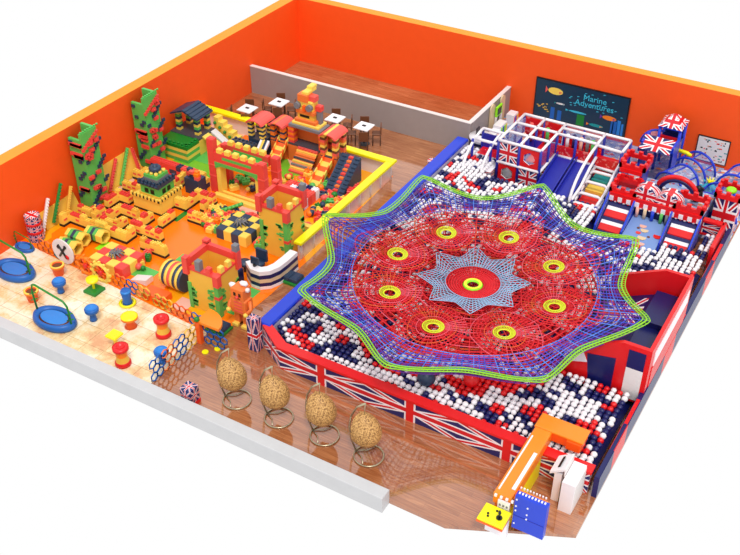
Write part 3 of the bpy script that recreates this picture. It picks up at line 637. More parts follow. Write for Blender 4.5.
# flag cubes and stacks
def flagstack(x, y, z, r, h, nm, lab, segs=2):
    tt = Thing(nm, lab, 'post', (x, y, z))
    for i in range(segs):
        z0 = z + h * i / segs; z1 = z + h * (i + 1) / segs; m = MB(); n = 8
        for k in range(n):
            a, b = 2 * pi * k / n, 2 * pi * (k + 1) / n
            m.quad((x + r * cos(a), y + r * sin(a), z0), (x + r * cos(b), y + r * sin(b), z0), (x + r * cos(b), y + r * sin(b), z1), (x + r * cos(a), y + r * sin(a), z1), 'flag_dark')
        m.face([m.V((x + r * cos(2 * pi * k / n), y + r * sin(2 * pi * k / n), z1)) for k in range(n)], 'flag')
        if i: m.cyl((x, y, z0 - .03), (x, y, z0 + .1), r * 1.03, 'red', n)
        tt.part('drum', m)
flagstack(.5, -22.35, .01, .36, 1.3, 'flag_pillar', 'flag patterned stacked pillar against the orange left wall', 3)
flagstack(13.3, -7.9, 0, .3, .7, 'flag_pillar', 'flag patterned short pillar at the far end of the blue pad', 1)
tt = Thing('flag_pillar', 'flag patterned square pillar at the near left corner of the ball pool', 'post', (13.6, -23.5, 0)); m = MB().box(13.4, -23.72, 0, 13.84, -23.34, 1.55, 'flag_dark'); tt.part('drum', m)
tt = Thing('flag_cube', 'flag patterned cube with red base beside the low grey wall', 'cube', (13.25, -27.2, 0)); tt.part('body', MB().box(13.12, -27.5, .16, 13.6, -27.02, .8, 'flag_dark')); tt.part('base', MB().box(13.1, -27.52, 0, 13.62, -27.0, .16, 'red'))

# ------------------------------------------------------------------ egg chairs
def egg(loc, lab):
    t = Thing('hanging_egg_chair', lab, 'chair', loc, 0, 'rattan egg chairs')
    m = MB()
    pr = []
    for i in range(13):
        a = pi * i / 12; r = .6 * sin(a) * (1 + .2 * cos(a)); pr.append((r, -.76 * cos(a)))
    m.T = Matrix.Translation((-.14, .0, 1.42)) @ Matrix.Rotation(radians(-14), 4, 'Y') @ Matrix.Scale(.92, 4, Vector((0, 1, 0)))
    m.lathe(pr, (0, 0, 0), 'wicker', 20, -2.35, 2.35); m.lathe([(r * .93, z * .95) for r, z in pr], (0, 0, 0), 'wicker', 20, -2.35, 2.35)
    for sgn in (-2.35, 2.35): m.tube([(r * cos(sgn) * .97, r * sin(sgn) * .97, z) for r, z in pr], .05, 'wicker', 5)
    t.part('basket', m, world=False)
    q = MB(); q.T = m.T; q.sphere((0, 0, -.42), .44, 'cushion', 2, (1, .95, .4)); t.part('cushion', q, world=False)
    m = MB(); m.tube([(.58 * cos(2 * pi * i / 28), .58 * sin(2 * pi * i / 28), .05) for i in range(28)], .035, 'steel', 6, True)
    m.tube([(-.58, 0, .05), (-.2, .2, .05), (0, .5, .05)], .025, 'steel', 5); m.tube([(-.58, 0, .05), (-.2, -.2, .05), (0, -.5, .05)], .025, 'steel', 5); t.part('base_ring', m, world=False)
    m = MB(); m.tube([(-.56, 0, .05), (-.76, 0, .6), (-.84, 0, 1.2), (-.76, 0, 1.8), (-.5, 0, 2.4), (-.14, 0, 2.72)], .04, 'steel', 7); t.part('arm', m, world=False)
    m = MB(); m.tube([(-.15, 0, 2.7), (-.18, 0, 2.1)], .02, 'steel', 4); t.part('chain', m, world=False)
    return t.o
e0 = egg((14.75, -26.3, 0), 'rattan egg chair on ring stand, first from the flag cube')
e0.rotation_euler.z = .1; e0.scale = (.9,) * 3
for (x, y, rz, lab) in [(16.7, -26.3, .05, 'rattan egg chair on ring stand, second from the flag cube'), (18.6, -26.2, 0, 'rattan egg chair on ring stand, third from the flag cube'), (20.45, -26.25, .05, 'rattan egg chair on ring stand, farthest from the flag cube')]:
    dup(e0, (x - .07, y, 0), rz, lab, scale=.9)

# ------------------------------------------------------------------ cafe tables
def table(loc, lab):
    t = Thing('cafe_table', lab, 'table', loc, 0, 'cafe tables'); t.part('table_top', MB().bev(-.42, -.42, 1.0, .42, .42, 1.06, 'white', .02), world=False)
    t.part('menu_card', MB().box(-.1, -.06, 1.06, .1, .06, 1.1, 'black'), world=False, label='small black card')
    t.part('leg', MB().cyl((0, 0, 0), (0, 0, 1.0), .06, 'dark_grey', 8).lathe([(.3, 0), (.3, .04), (0, .06)], (0, 0, 0), 'dark_grey', 12), world=False); return t.o
def chair(loc, lab):
    t = Thing('cafe_chair', lab, 'chair', loc, 0, None)
    t.part('seat', MB().bev(-.24, -.24, .6, .24, .24, .68, 'brown', .02), world=False)
    t.part('backrest', MB().box(-.24, .2, .68, .24, .26, 1.15, 'brown'), world=False)
    for x in (-.2, .2):
        for y in (-.2, .2): t.part('leg', MB().cyl((x, y, 0), (x, y, .62), .03, 'dark_wood', 5), world=False)
    return t.o

import sys
def at_(px, py, z):
    f, C = 990.945, Vector((32.6142, -46.9569, 25.4102)); pt, yw = .63441115, -.53190489
    d = Vector((sin(yw) * cos(pt), cos(yw) * cos(pt), -sin(pt))); r = Vector((cos(yw), -sin(yw), 0)); u = r.cross(d)
    v = d * f + r * (px - 370) - u * (py - 277.5); return C + v * ((z - C.z) / v.z)
TP = [(2.3, -8.5), (3.34, -7.0), (6.98, -7.05), (8.77, -7.05)]
names = ['the farthest left table near the orange wall', 'the second table along the partition', 'the table behind the brick face tower', 'the table nearest the yellow rim corner']
tl = ['white topped cafe table closest to the orange left wall', 'white topped cafe table against the grey partition, behind the first one', 'white topped cafe table just right of the brick face tower', 'white topped cafe table nearest the corner of the yellow rim']
c0 = None; t0 = None
for i, (x, y) in enumerate(TP):
    if t0 is None: t0 = table((x, y, 0), tl[0])
    else: dup(t0, (x, y, 0), 0, tl[i])
    for j in range(4):
        a = j * pi / 2 + .5; cx, cy = x + .66 * cos(a), y + .66 * sin(a); lab = 'dark brown cafe chair pushed up to ' + names[i]; g = 'chairs at ' + names[i]
        if c0 is None: c0 = chair((cx, cy, 0), lab); c0.rotation_euler.z = a - pi / 2; c0['group'] = g
        else: dup(c0, (cx, cy, 0), a - pi / 2, lab, g)

# ------------------------------------------------------------------ map tile area
def hexring(m, c, ax, up, r, mat, w=.03, ry=None):
    c = Vector(c); ax = Vector(ax); up = Vector(up); ry = ry or r
    m.tube([c + ax * (r * cos(pi / 3 * i + pi / 6)) + up * (ry * sin(pi / 3 * i + pi / 6)) for i in range(6)], w, mat, 4, True)
def hexfence(p0, p1, h, cols, lab, gears=False):
    p0 = Vector(p0 + (0,)); p1 = Vector(p1 + (0,)); d = p1 - p0; L_ = d.length; d.normalize()
    t = Thing('hexagon_fence', lab, 'fence', p0, 0); r = .19; dx = r * sqrt(3) * 1.06; dz = r * 1.6
    n = int(L_ / dx); rows = max(2, int(h / dz)); segs = len(cols)
    for sgi, c in enumerate(cols):
        m = MB()
        for i in range(n):
            if i * segs // n != sgi: continue
            for k in range(rows):
                u = (i + .5 + (.5 if k % 2 else 0)) * dx
                if u > L_ - .05: continue
                hexring(m, p0 + d * u + Vector((0, 0, r + .03 + k * dz)), d, (0, 0, 1), r, c, .035)
        if m.v: t.part('hexagon_panel', m)
    return t
hexfence((1.2, -22.95), (3.0, -23.0), .8, ['soft_orange', 'teal'], 'orange and teal hexagon fence by the flag pillar at the left wall')
hexfence((3.5, -23.05), (5.6, -23.15), .8, ['soft_orange', 'soft_orange'], 'orange hexagon fence running behind the round cog wheels')
hexfence((5.9, -23.2), (8.2, -23.4), .8, ['soft_orange', 'mid_blue', 'deep_yellow'], 'blue and yellow hexagon fence between checkered box and barrel')
hexfence((8.3, -23.42), (11.2, -23.7), .8, ['deep_yellow', 'deep_orange', 'mid_blue'], 'orange and dark blue hexagon fence ending at the near castle tower')
hexfence((11.45, -27.2), (11.4, -24.3), 1.0, ['mid_blue', 'soft_orange', 'mid_blue', 'deep_yellow'], 'tall blue, orange and yellow hexagon fence between tiles and wood floor')
t = Thing('corner_table', 'orange quarter round table with hexagon apron in front of the near castle tower', 'table', (11.8, -24.2, 0))
q = [(11.45, -24.25, 1.0)] + [(11.45 + 1.1 * cos(a), -24.25 + 1.1 * sin(a) * .8, 1.0) for a in [pi / 2 * i / 8 for i in range(9)]]
t.part('table_top', MB().extr([(x, y - .15, z) for x, y, z in q], (0, 0, .12), 'orange_top')); t.part('leg', MB().box(11.42, -24.45, 0, 11.62, -24.25, 1.05, 'deep_orange').sphere((11.5, -24.4, 1.2), .13, 'dark_green', 1))
m = MB()
for i in range(3):
    for k in range(3): hexring(m, (11.85 + i * .33 + (.16 if k % 2 else 0), -24.3, .22 + k * .3), (1, 0, 0), (0, 0, 1), .18, 'mid_blue', .035)
t.part('apron', m, label='dark blue hexagon lattice')
for i, (x, y, lab) in enumerate([(12.05, -24.75, 'small yellow floor dot nearer the low wall'), (12.35, -24.35, 'small yellow floor dot nearer the orange brick figure')]): single('floor_dot', MB().cyl((x, y, 0), (x, y, .05), .13, 'bright_yellow', 14), lab, 'floor dot', (x, y, 0))
t = Thing('round_sign', 'round white sign with black crossed tools standing on the orange fence', 'sign', (3.1, -23.15, 0))
m = MB(); m.cyl((3.1, -23.2, .72), (3.1, -23.14, .72), .62, 'off_white', 24); t.part('board', m)
m = MB()
for a in (.9, 2.2): m.tube([(3.1 - .35 * cos(a), -23.22, .74 - .38 * sin(a)), (3.1 + .35 * cos(a), -23.22, .74 + .38 * sin(a))], .05, 'black', 5)
m.sphere((3.32, -23.22, .5), .13, 'red', 1, (1, .3, 1)); m.sphere((3.3, -23.22, 1.02), .1, 'black', 1, (1, .3, 1)); m.sphere((2.88, -23.22, .9), .1, 'black', 1, (1, .3, 1)); t.part('emblem', m, label='black crossed tools with a red tip')
for x, y, lab, c in ((4.45, -23.25, 'orange cog wheel standing right of the round white sign', 'orange'), (5.35, -23.3, 'yellow cog wheel standing before the checkered box', 'yellow')):
    m = MB(); m.tube([(x + .42 * cos(2 * pi * i / 20), y, .5 + .42 * sin(2 * pi * i / 20)) for i in range(20)], .08, c, 6, True)
    for i in range(6): a = pi / 3 * i; m.tube([(x, y, .5), (x + .42 * cos(a), y, .5 + .42 * sin(a))], .04, 'deep_orange', 4)
    m.cyl((x, y - .08, .5), (x, y + .08, .5), .12, 'red', 10)
    for i in range(12): a = pi / 6 * i; m.box(x + .52 * cos(a) - .05, y - .05, .5 + .52 * sin(a) - .05 + .0, x + .52 * cos(a) + .05, y + .05, .5 + .52 * sin(a) + .05, c)
    single('cog_wheel', m, lab, 'wheel', (x, y, 0))
def ringpool(x, y, lab, rz):
    t = Thing('ring_pool', lab, 'ring pool', (x, y, 0), rz)
    m = MB(); m.lathe([(.72, .02), (1.0, .0), (1.06, .12), (1.0, .3), (.86, .34), (.74, .24), (.7, .1)], (0, 0, 0), 'mid_blue', 32, sy=.62); t.part('ring', m, world=False)
    m = MB(); m.lathe([(.66, .26), (0, .28)], (0, 0, 0), 'sky', 28, sy=.6); m.lathe([(.76, .16), (.66, .26)], (0, 0, 0), 'brown', 28, sy=.62); m.lathe([(.74, .1), (.76, .16)], (0, 0, 0), 'navy', 24, sy=.62); m.lathe([(.74, .1), (0, .1)], (0, 0, 0), 'navy', 24, sy=.62); t.part('seat', m, world=False)
    m = MB(); m.tube([(-.92, 0, .25), (-.98, 0, 1.2), (-.9, 0, 1.55), (-.75, 0, 1.62), (.75, 0, 1.35), (.92, 0, 1.15), (.95, 0, .9), (.95, 0, .25)], .045, 'dark_green', 7)
    for s_, z in ((-.97, .8), (-.98, 1.1), (.95, .5), (.95, .8)): m.tube([(s_ - .2, .0, z - .12), (s_ + .2, 0, z + .12)], .03, 'dark_green', 5)
    t.part('arch', m, world=False, label='green bent tube arch'); return t.o
r0 = ringpool(5.6, -26.35, 'blue ring pool with green arch close to the low grey wall', 0)
dup(r0, (1.65, -24.75, 0), 0, 'blue ring pool with green arch left of the orange flower pots')
dup(r0, (.6, -23.2, 0), 0, 'blue ring pool cut off by the left edge of the photo, beside the flag pillar', scale=.5)
def lathe_thing(name, lab, cat, x, y, parts):
    t = Thing(name, lab, cat, (x, y, 0))
    for nm, prof, mt in parts: t.part(nm, MB().lathe([(a * .88, b * .95) for a, b in prof], (x, y, 0.01), mt, 18))
    return t
ped = [('base', [(0, 0), (.18, 0), (.16, .1), (.13, .35)], 'mid_blue'), ('seat', [(.13, .35), (.32, .45), (.34, .6), (.28, .68), (.24, .6), (0, .6)], ['mid_blue', 'mid_blue', 'mid_blue', 'sky', 'sky'])]
for x, y, lab in [(4.35, -24.75, 'blue pedestal stool with cup seat behind the nearer orange pot'), (6.85, -25.45, 'blue pedestal stool with cup seat right of the ring pool'), (11.0, -26.05, 'blue pedestal stool with cup seat against the tall hexagon fence')]: lathe_thing('pedestal_stool', lab, 'stool', x, y, ped)
pot = [('pot', [(0, 0), (.24, 0), (.3, .42), (.34, .42), (.36, .55), (.26, .56), (.24, .48)], ['deep_orange', 'deep_orange', 'orange', 'orange', 'yellow', 'deep_orange']), ('soil', [(.24, .48), (0, .48)], 'brown')]
for x, y, lab in [(3.35, -23.85, 'orange flower pot seat beneath the round white sign'), (3.75, -25.75, 'orange flower pot seat beside the green arch of the nearer ring pool')]: lathe_thing('flower_pot_seat', lab, 'seat', x, y, pot)
lathe_thing('cup_drum', 'blue barrel drum on a yellow saucer', 'drum', 7.35, -23.95, [('saucer', [(0, 0), (.36, 0), (.42, .1), (.3, .12)], 'bright_yellow'), ('barrel', [(.24, .1), (.2, .35), (.26, .7), (.22, .78), (0, .72)], ['mid_blue', 'mid_blue', 'sky', 'mid_blue'])])
lathe_thing('mushroom_stool', 'yellow topped mushroom stool with orange foot', 'stool', 8.45, -25.0, [('foot', [(0, 0), (.3, 0), (.1, .3), (.1, .4)], 'deep_orange'), ('seat', [(.1, .4), (.4, .45), (.4, .56), (.3, .62), (0, .62)], ['orange', 'orange', 'bright_yellow', 'bright_yellow'])])
for x, y, lab in [(9.95, -24.75, 'red ended clear barrel drum with yellow middle near the hexagon fence corner'), (9.75, -26.9, 'red ended clear barrel drum with yellow middle at the low grey wall')]:
    lathe_thing('hourglass_drum', lab, 'drum', x, y, [('foot', [(0, 0), (.36, 0), (.36, .14), (.3, .2)], 'red'), ('body', [(.3, .2), (.24, .45), (.28, .75)], ['deep_yellow', 'orange']), ('top', [(.28, .75), (.36, .78), (.36, .92), (.2, .94), (.18, .86), (0, .86)], 'red')])
t = Thing('spinner_stool', 'square green based spinner with yellow cup between pots and checkered box', 'spinner', (5.55, -24.0, 0)); t.part('base', MB().bev(5.2, -24.3, 0.01, 5.85, -23.65, .16, 'dark_green')); t.part('cup', MB().lathe([(.06, .1), (.06, .45), (.26, .55), (.26, .68), (0, .6)], (5.52, -23.98, 0), 'bright_yellow', 16))
t = Thing('square_stool', 'small square yellow stool near the low grey wall', 'stool', (8.75, -26.2, 0)); t.part('seat', MB().bev(8.5, -26.45, .5, 9.0, -25.95, .62, 'bright_yellow')); t.part('leg', MB().cyl((8.75, -26.2, 0.01), (8.75, -26.2, .5), .08, 'yellow', 8))

# ------------------------------------------------------------------ brick play area
t = Thing('yellow_rim_fence', 'clear panelled fence with a bright yellow top rim round the brick area', 'fence', (11.7, -9.6, 0))
t.part('top_rim', MB().bev(.02, -9.62, .88, 11.95, -9.2, 1.02, 'bright_yellow', .03)); t.part('top_rim', MB().bev(11.55, -17.75, .88, 11.95, -9.62, 1.02, 'bright_yellow', .03))
t.part('panel', MB().box(.05, -9.45, 0, 11.6, -9.36, .88, 'beige', 'off_white')); t.part('panel', MB().box(11.72, -17.7, .0, 11.8, -9.45, .88, 'clear_panel'))
for i in range(9): t.part('post', MB().cyl((11.76, -17.5 + i, 0), (11.76, -17.5 + i, .88), .06, 'off_white', 6))
PAL = ['yellow', 'deep_yellow', 'yellow', 'brick_red']
def maze(pts, lab, th=.26, h=.46, seed=0):
    rn = random.Random(seed); x0, y0 = pts[0]; t = Thing('maze_wall', lab, 'maze wall', (x0, y0, 0))
    body = MB(); band = MB(); top = MB(); spotm = MB()
    for si, ((xa, ya), (xb, yb)) in enumerate(zip(pts, pts[1:])):
        e = .005 * si; X0, X1 = min(xa, xb), max(xa, xb); Y0, Y1 = min(ya, yb), max(ya, yb)
        bx = (X0 - e, Y0 - e, X1 + th + e, Y1 + th + e)
        body.box(bx[0], bx[1], .12, bx[2], bx[3], h + e, 'deep_yellow', 'yellow'); band.box(bx[0] - .02, bx[1] - .02, .01, bx[2] + .02, bx[3] + .02, .12 + e, 'stripe')
        lx = bx[2] - bx[0] > bx[3] - bx[1]; Ln = (bx[2] - bx[0]) if lx else (bx[3] - bx[1]); n = max(1, round(Ln / .3))
        for i in range(n):
            c = (i + .5) * Ln / n; red = rn.random() < .3; col_ = 'brick_red' if red else ('yellow' if rn.random() < .8 else 'deep_yellow'); hh = rn.choice((.0, .0, .1, .16))
            w = Ln / n * .46
            a = (bx[0] + c - w, bx[1] + .02, bx[0] + c + w, bx[3] - .02) if lx else (bx[0] + .02, bx[1] + c - w, bx[2] - .02, bx[1] + c + w)
            if hh or red: top.box(a[0], a[1], h, a[2], a[3], h + max(hh, .08), col_)
            z = h + (max(hh, .08) if (hh or red) else 0); mx, my = (a[0] + a[2]) / 2, (a[1] + a[3]) / 2
            for dx, dy in (((-.07, -.06), (-.07, .06), (.07, -.06), (.07, .06))): top.cyl((mx + dx, my + dy, z), (mx + dx, my + dy, z + .05), .042, col_, 6)
            if rn.random() < .5:
                z0 = rn.uniform(.2, .3)
                if lx: spotm.box(bx[0] + c - .1, bx[1] - .012, z0, bx[0] + c + .1, bx[1], z0 + .1, 'salmon')
                else: spotm.box(bx[2], bx[1] + c - .1, z0, bx[2] + .012, bx[1] + c + .1, z0 + .1, 'salmon')
    t.part('wall', body); t.part('base_band', band, label='black base band'); t.part('stud_row', top)
    if spotm.v: t.part('inlay', spotm, label='small red brick inlays')
W_ = [([(.6, -21.0), (.6, -20.6), (4.05, -20.6), (4.05, -20.2)], 'long yellow brick maze wall nearest the honeycomb tubes, running from the orange wall'),
 ([(.7, -19.9), (1.2, -19.9)], 'short yellow brick maze wall at the foot of the nearer green column'),
 ([(1.6, -19.95), (1.6, -19.5)], 'yellow brick maze stub behind the long front wall'),
 ([(2.3, -20.1), (3.1, -20.1), (3.1, -19.65)], 'yellow brick maze wall hooked inside the long front wall'),
 ([(2.2, -19.6), (2.2, -18.9), (3.2, -18.9)], 'yellow brick maze wall turned in an L left of the small keep'),
 ([(3.85, -18.7), (3.85, -19.75), (5.3, -19.75)], 'yellow brick maze wall turned in an L before the small keep'),
 ([(5.15, -20.6), (6.3, -20.6)], 'straight yellow brick maze wall closest to the striped barrel'),
 ([(4.65, -18.8), (4.65, -18.1)], 'yellow brick maze wall running toward the near corner of the keep'),
 ([(1.35, -18.8), (1.35, -18.05), (1.95, -18.05), (1.95, -17.85)], 'zigzag yellow brick maze wall left of the keep and right of the nearer green column'),
 ([(.65, -16.0), (.98, -16.0), (.98, -15.6)], 'small yellow brick maze wall under the red climbing bar'),
 ([(.95, -17.1), (1.9, -17.1)], 'short yellow brick maze wall directly left of the keep'),
 ([(3.05, -16.1), (3.05, -15.2)], 'yellow brick maze wall behind the keep toward the long colourful wall'),
 ([(4.22, -17.1), (4.65, -17.1), (4.65, -16.1), (5.1, -16.1)], 'zigzag yellow brick maze wall right of the keep'),
 ([(5.45, -16.7), (5.45, -16.0)], 'yellow brick maze wall facing the red gate'),
 ([(5.5, -17.7), (6.3, -17.7)], 'peaked yellow brick maze wall nearest the scattered bricks')]
for i, (p, l) in enumerate(W_): maze(p, l, seed=i)
# keep in the maze
t = Thing('brick_keep', 'small green and yellow brick keep with dark battlement in the maze centre', 'keep', (3.3, -17.3, 0)); X, Y = 3.4, -17.2
m = MB(); m.box(X - .9, Y - .8, .1, X + .78, Y + .75, .75, 'yellow'); m.box(X - .92, Y - .82, .01, X + .8, Y + .77, .1, 'stripe')
t.part('lower_wall', m); m = MB()
for i in range(8):
    u = i * .22
    m.box(X - .95 + u, Y - .9, .75, X - .84 + u, Y - .78, .92, 'yellow'); m.box(X - .84 + u, Y - .88, .75, X - .73 + u, Y - .8, .85, 'stripe'); m.box(X + .72, Y - .85 + u, .75, X + .84, Y - .74 + u, .92, 'yellow'); m.box(X + .74, Y - .74 + u, .75, X + .82, Y - .63 + u, .85, 'stripe')
t.part('battlement', m)
m = MB(); m.box(X - .62, Y - .6, .75, X + .6, Y + .6, .85, 'deep_yellow'); m.box(X - .56, Y - .55, .85, X + .55, Y + .55, 1.3, 'green')
for dx in (-.3, .05): m.box(X + dx, Y - .57, .92, X + dx + .22, Y - .55, 1.15, 'black'); m.box(X + .55, Y + dx, .92, X + .57, Y + dx + .22, 1.15, 'black')
t.part('middle_storey', m); m = MB(); m.box(X - .64, Y - .62, 1.3, X + .62, Y + .6, 1.45, 'brick_navy')
for i in range(6): m.cyl((X - .55 + i * .21, Y - .62, 1.48), (X - .55 + i * .21, Y - .62, 1.38), .08, 'brick_navy', 6); m.box(X - .6 + i * .22, Y - .64, 1.45, X - .48 + i * .22, Y - .52, 1.58, 'brick_navy'); m.box(X + .5, Y - .6 + i * .22, 1.45, X + .64, Y - .48 + i * .22, 1.58, 'brick_navy')
t.part('dark_ring', m, label='dark blue crenellated ring'); m = MB(); m.box(X - .42, Y - .42, 1.45, X + .42, Y + .42, 1.65, 'grey'); m.box(X - .4, Y - .4, 1.65, X + .4, Y + .4, 1.8, 'green'); m.studs(X - .4, Y - .4, X + .4, Y + .4, 1.8, 'yellow', .26, .09, .12); t.part('upper_storey', m)
m = MB(); m.lathe([(.1, 1.85), (.28, 1.85), (.3, 2.05), (.24, 2.12), (.12, 2.12), (.1, 1.95), (0, 1.95)], (X, Y, 0), 'brick_navy', 14); t.part('finial', m)

# green columns on left wall
def column(x, y, lab, seed, h=3.95):
    rn = random.Random(seed); t = Thing('brick_column', lab, 'column', (x, y, 0)); w = .5; th = .14
    m = MB(); m.box(x + .75, y - w, 0.02, x + .9, y + w, h, 'green'); m.box(x + .05, y - w, 0.02, x + .75, y - w + th, h - .35, 'green'); m.box(x + .05, y + w - th, 0.02, x + .75, y + w, h, 'green')
    for i in range(8): m.cyl((x + .825, y - w + .1 + i * .15, h), (x + .825, y - w + .1 + i * .15, h + .07), .05, 'green', 6)
    t.part('shaft', m); m = MB()
    for i in range(26):
        z = .2 + (h - .8) * i / 26; u = -w + (i * .13) % 1.15
        if i % 7 < 5: m.box(x + .9, y + u, z, x + .97, y + u + .2, z + .16, 'brick_navy')
    for i in range(16):
        z = .5 + i * .19; a = .1 + (i * .16) % .6
        if i % 5 < 3: m.box(x + a, y - w - .06, z, x + a + .2, y - w, z + .15, 'brick_navy')
    t.part('vine', m, label='dark blue climbing brick band'); m = MB()
    for i in range(15):
        z = rn.uniform(.2, h - .5); u = rn.uniform(-w, w - .25); m.box(x + .9, y + u, z, x + 1.02, y + u + .28, z + .17, 'brick_red'); m.cyl((x + 1.02, y + u + .14, z + .08), (x + 1.07, y + u + .14, z + .08), .06, 'brick_red', 6)
        if i % 2: m.box(x + rn.uniform(.1, .6), y - w - .1, z, x + .85, y - w, z + .17, 'brick_red')
    for i in range(8): m.box(x + .9, y - .6 + i * .14, 3.1 + i * .08, x + 1.0, y - .46 + i * .14, 3.24 + i * .08, 'brick_red')
    t.part('knob', m, label='red brick knobs')
column(.05, -18.6, 'tall green brick column with red and navy knobs, nearer to the tiles', 1); column(.08, -14.35, 'tall green brick column with red and navy knobs, farther along the wall', 2)
# climbing panels
t = Thing('climbing_panel', 'yellow sloped climbing panel between the two green columns', 'panel', (.2, -16.6, 0)); t.part('board', MB().extr([(.02, -18.0, .02), (.6, -18.0, .02), (.06, -18.0, 1.2), (.02, -18.0, 1.2)], (0, 2.85, 0), 'deep_yellow'))
def bar(p, q, c, par, nm='stud_bar'):
    m = MB(); m.tube([p, q], .085, c, 4, smooth=False); p = Vector(p); q = Vector(q)
    for i in range(12): u = p.lerp(q, (i + .5) / 12); m.sphere(u + Vector((.1, 0, .03)), .05, c, 1)
    return par.part(nm, m)
bar((.66, -17.7, .1), (.18, -16.5, 1.25), 'brick_red', t); bar((.66, -16.9, .1), (.15, -15.6, 1.4), 'green', t); bar((.66, -15.5, .1), (.2, -15.35, 1.3), 'brick_red', t)
t = Thing('climbing_panel', 'yellow sloped climbing panel with white and green bars left of the green columns', 'panel', (.2, -20.6, 0)); t.part('board', MB().extr([(.02, -21.6, .02), (.4, -21.6, .02), (.06, -21.6, .8), (.02, -21.6, .8)], (0, 2.2, 0), 'deep_yellow'))
bar((.6, -22.1, .1), (.15, -21.0, 1.35), 'off_white', t); bar((.42, -21.2, .2), (.15, -20.1, 1.7), 'dark_green', t); bar((.4, -20.3, .2), (.2, -19.6, 1.3), 'deep_yellow', t)
# honeycomb tubes
for i, (x, y, z, lab) in enumerate([(2.1, -22.35, .36, 'green and yellow honeycomb tube nearest the round sign'), (1.9, -21.65, .36, 'green and yellow honeycomb tube in the middle of the three'), (2.5, -21.05, .36, 'green and yellow honeycomb tube closest to the maze')]):
    t = Thing('honeycomb_tube', lab, 'tunnel', (x, y, 0)); r = .33
    for k, c in enumerate(('yellow', 'green', 'brick_navy', 'green', 'yellow', 'yellow')[:6]):
        m = MB(); xa = x + k * .17; m.lathe([(r, 0), (r, .17), (r * .78, .17), (r * .78, 0), (r, 0)], (0, 0, 0), c, 6, smooth=False); T = Matrix.Translation((xa, y, z)) @ Matrix.Rotation(pi / 2, 4, 'Y'); m.v = [T @ v for v in m.v]; t.part('band', m)
# checkered boxes
def checker(x, y, nx_, ny_, s_, h, c1, c2, lab, bow, nm='checkered_box', alt=None):
    t = Thing(nm, lab, 'box', (x, y, 0)); rn = random.Random(5)
    for i in range(nx_):
        for j in range(ny_):
            c = (c1, c2)[(i + j) % 2] if not alt else alt[(i * 3 + j * 2 + (i * j) % 2) % len(alt)]
            m = MB(); m.bev(x + i * s_, y + j * s_, .02, x + (i + 1) * s_ - .01, y + (j + 1) * s_ - .01, h, c, .03)
            if alt: m.studs(x + i * s_, y + j * s_, x + (i + 1) * s_, y + (j + 1) * s_, h, c, .2, .05, .04)
            t.part('block', m)
    if bow:
        m = MB(); cx, cy = x + nx_ * s_ / 2, y + ny_ * s_ / 2
        for i in range(10): a = i * .63; m.tube([(cx, cy, h), (cx + .22 * cos(a), cy + .22 * sin(a), h + .22), (cx + .34 * cos(a + .3), cy + .34 * sin(a + .3), h + .04)], .04, 'grey', 4)
        t.part('bow', m, label='grey ribbon bow')
checker(4.15, -22.75, 4, 3, .48, .55, 'yellow', 'brick_red', 'red and yellow checkered soft box with a grey bow behind the cog wheels', True)
checker(7.5, -18.1, 4, 4, .42, .55, 'brick_navy', 'yellow', 'navy and yellow checkered soft box with a grey bow between the castle towers', True)
checker(8.0, -14.5, 5, 5, .34, .55, 'white', 'red', 'white, red and navy brick block standing in the loose bricks by the yellow rim', False, 'brick_block', ['white', 'brick_red', 'navy', 'salmon', 'lilac'])
# barrel
t = Thing('striped_barrel', 'navy, yellow and orange striped barrel roll beside the near tower', 'barrel', (8.1, -21.6, 0)); cs = ['yellow', 'brick_navy', 'yellow', 'salmon', 'yellow', 'brick_navy', 'yellow', 'brick_navy']
for i in range(8):
    m = MB(); m.T = Matrix.Translation((7.85 + i * .14, -21.9, .6)); m.cyl((0, 0, 0), (.14, 0, 0), .58, cs[i], 24); t.part('stripe', m)
single('floor_wedge', MB().extr([(7.6, -23.3, .02), (8.7, -23.3, .02), (8.7, -22.7, .02), (7.6, -22.7, .02)], (0, 0, .3), 'deep_orange'), 'orange foam wedge in front of the striped barrel', 'wedge', (8, -23, 0))
single('floor_wedge', MB().extr([(6.3, -22.6, .02), (7.2, -22.6, .02), (7.2, -22.6, .3)], (0, .45, 0), 'off_white'), 'low white and green wedge left of the striped barrel', 'wedge', (6.8, -22.4, 0))

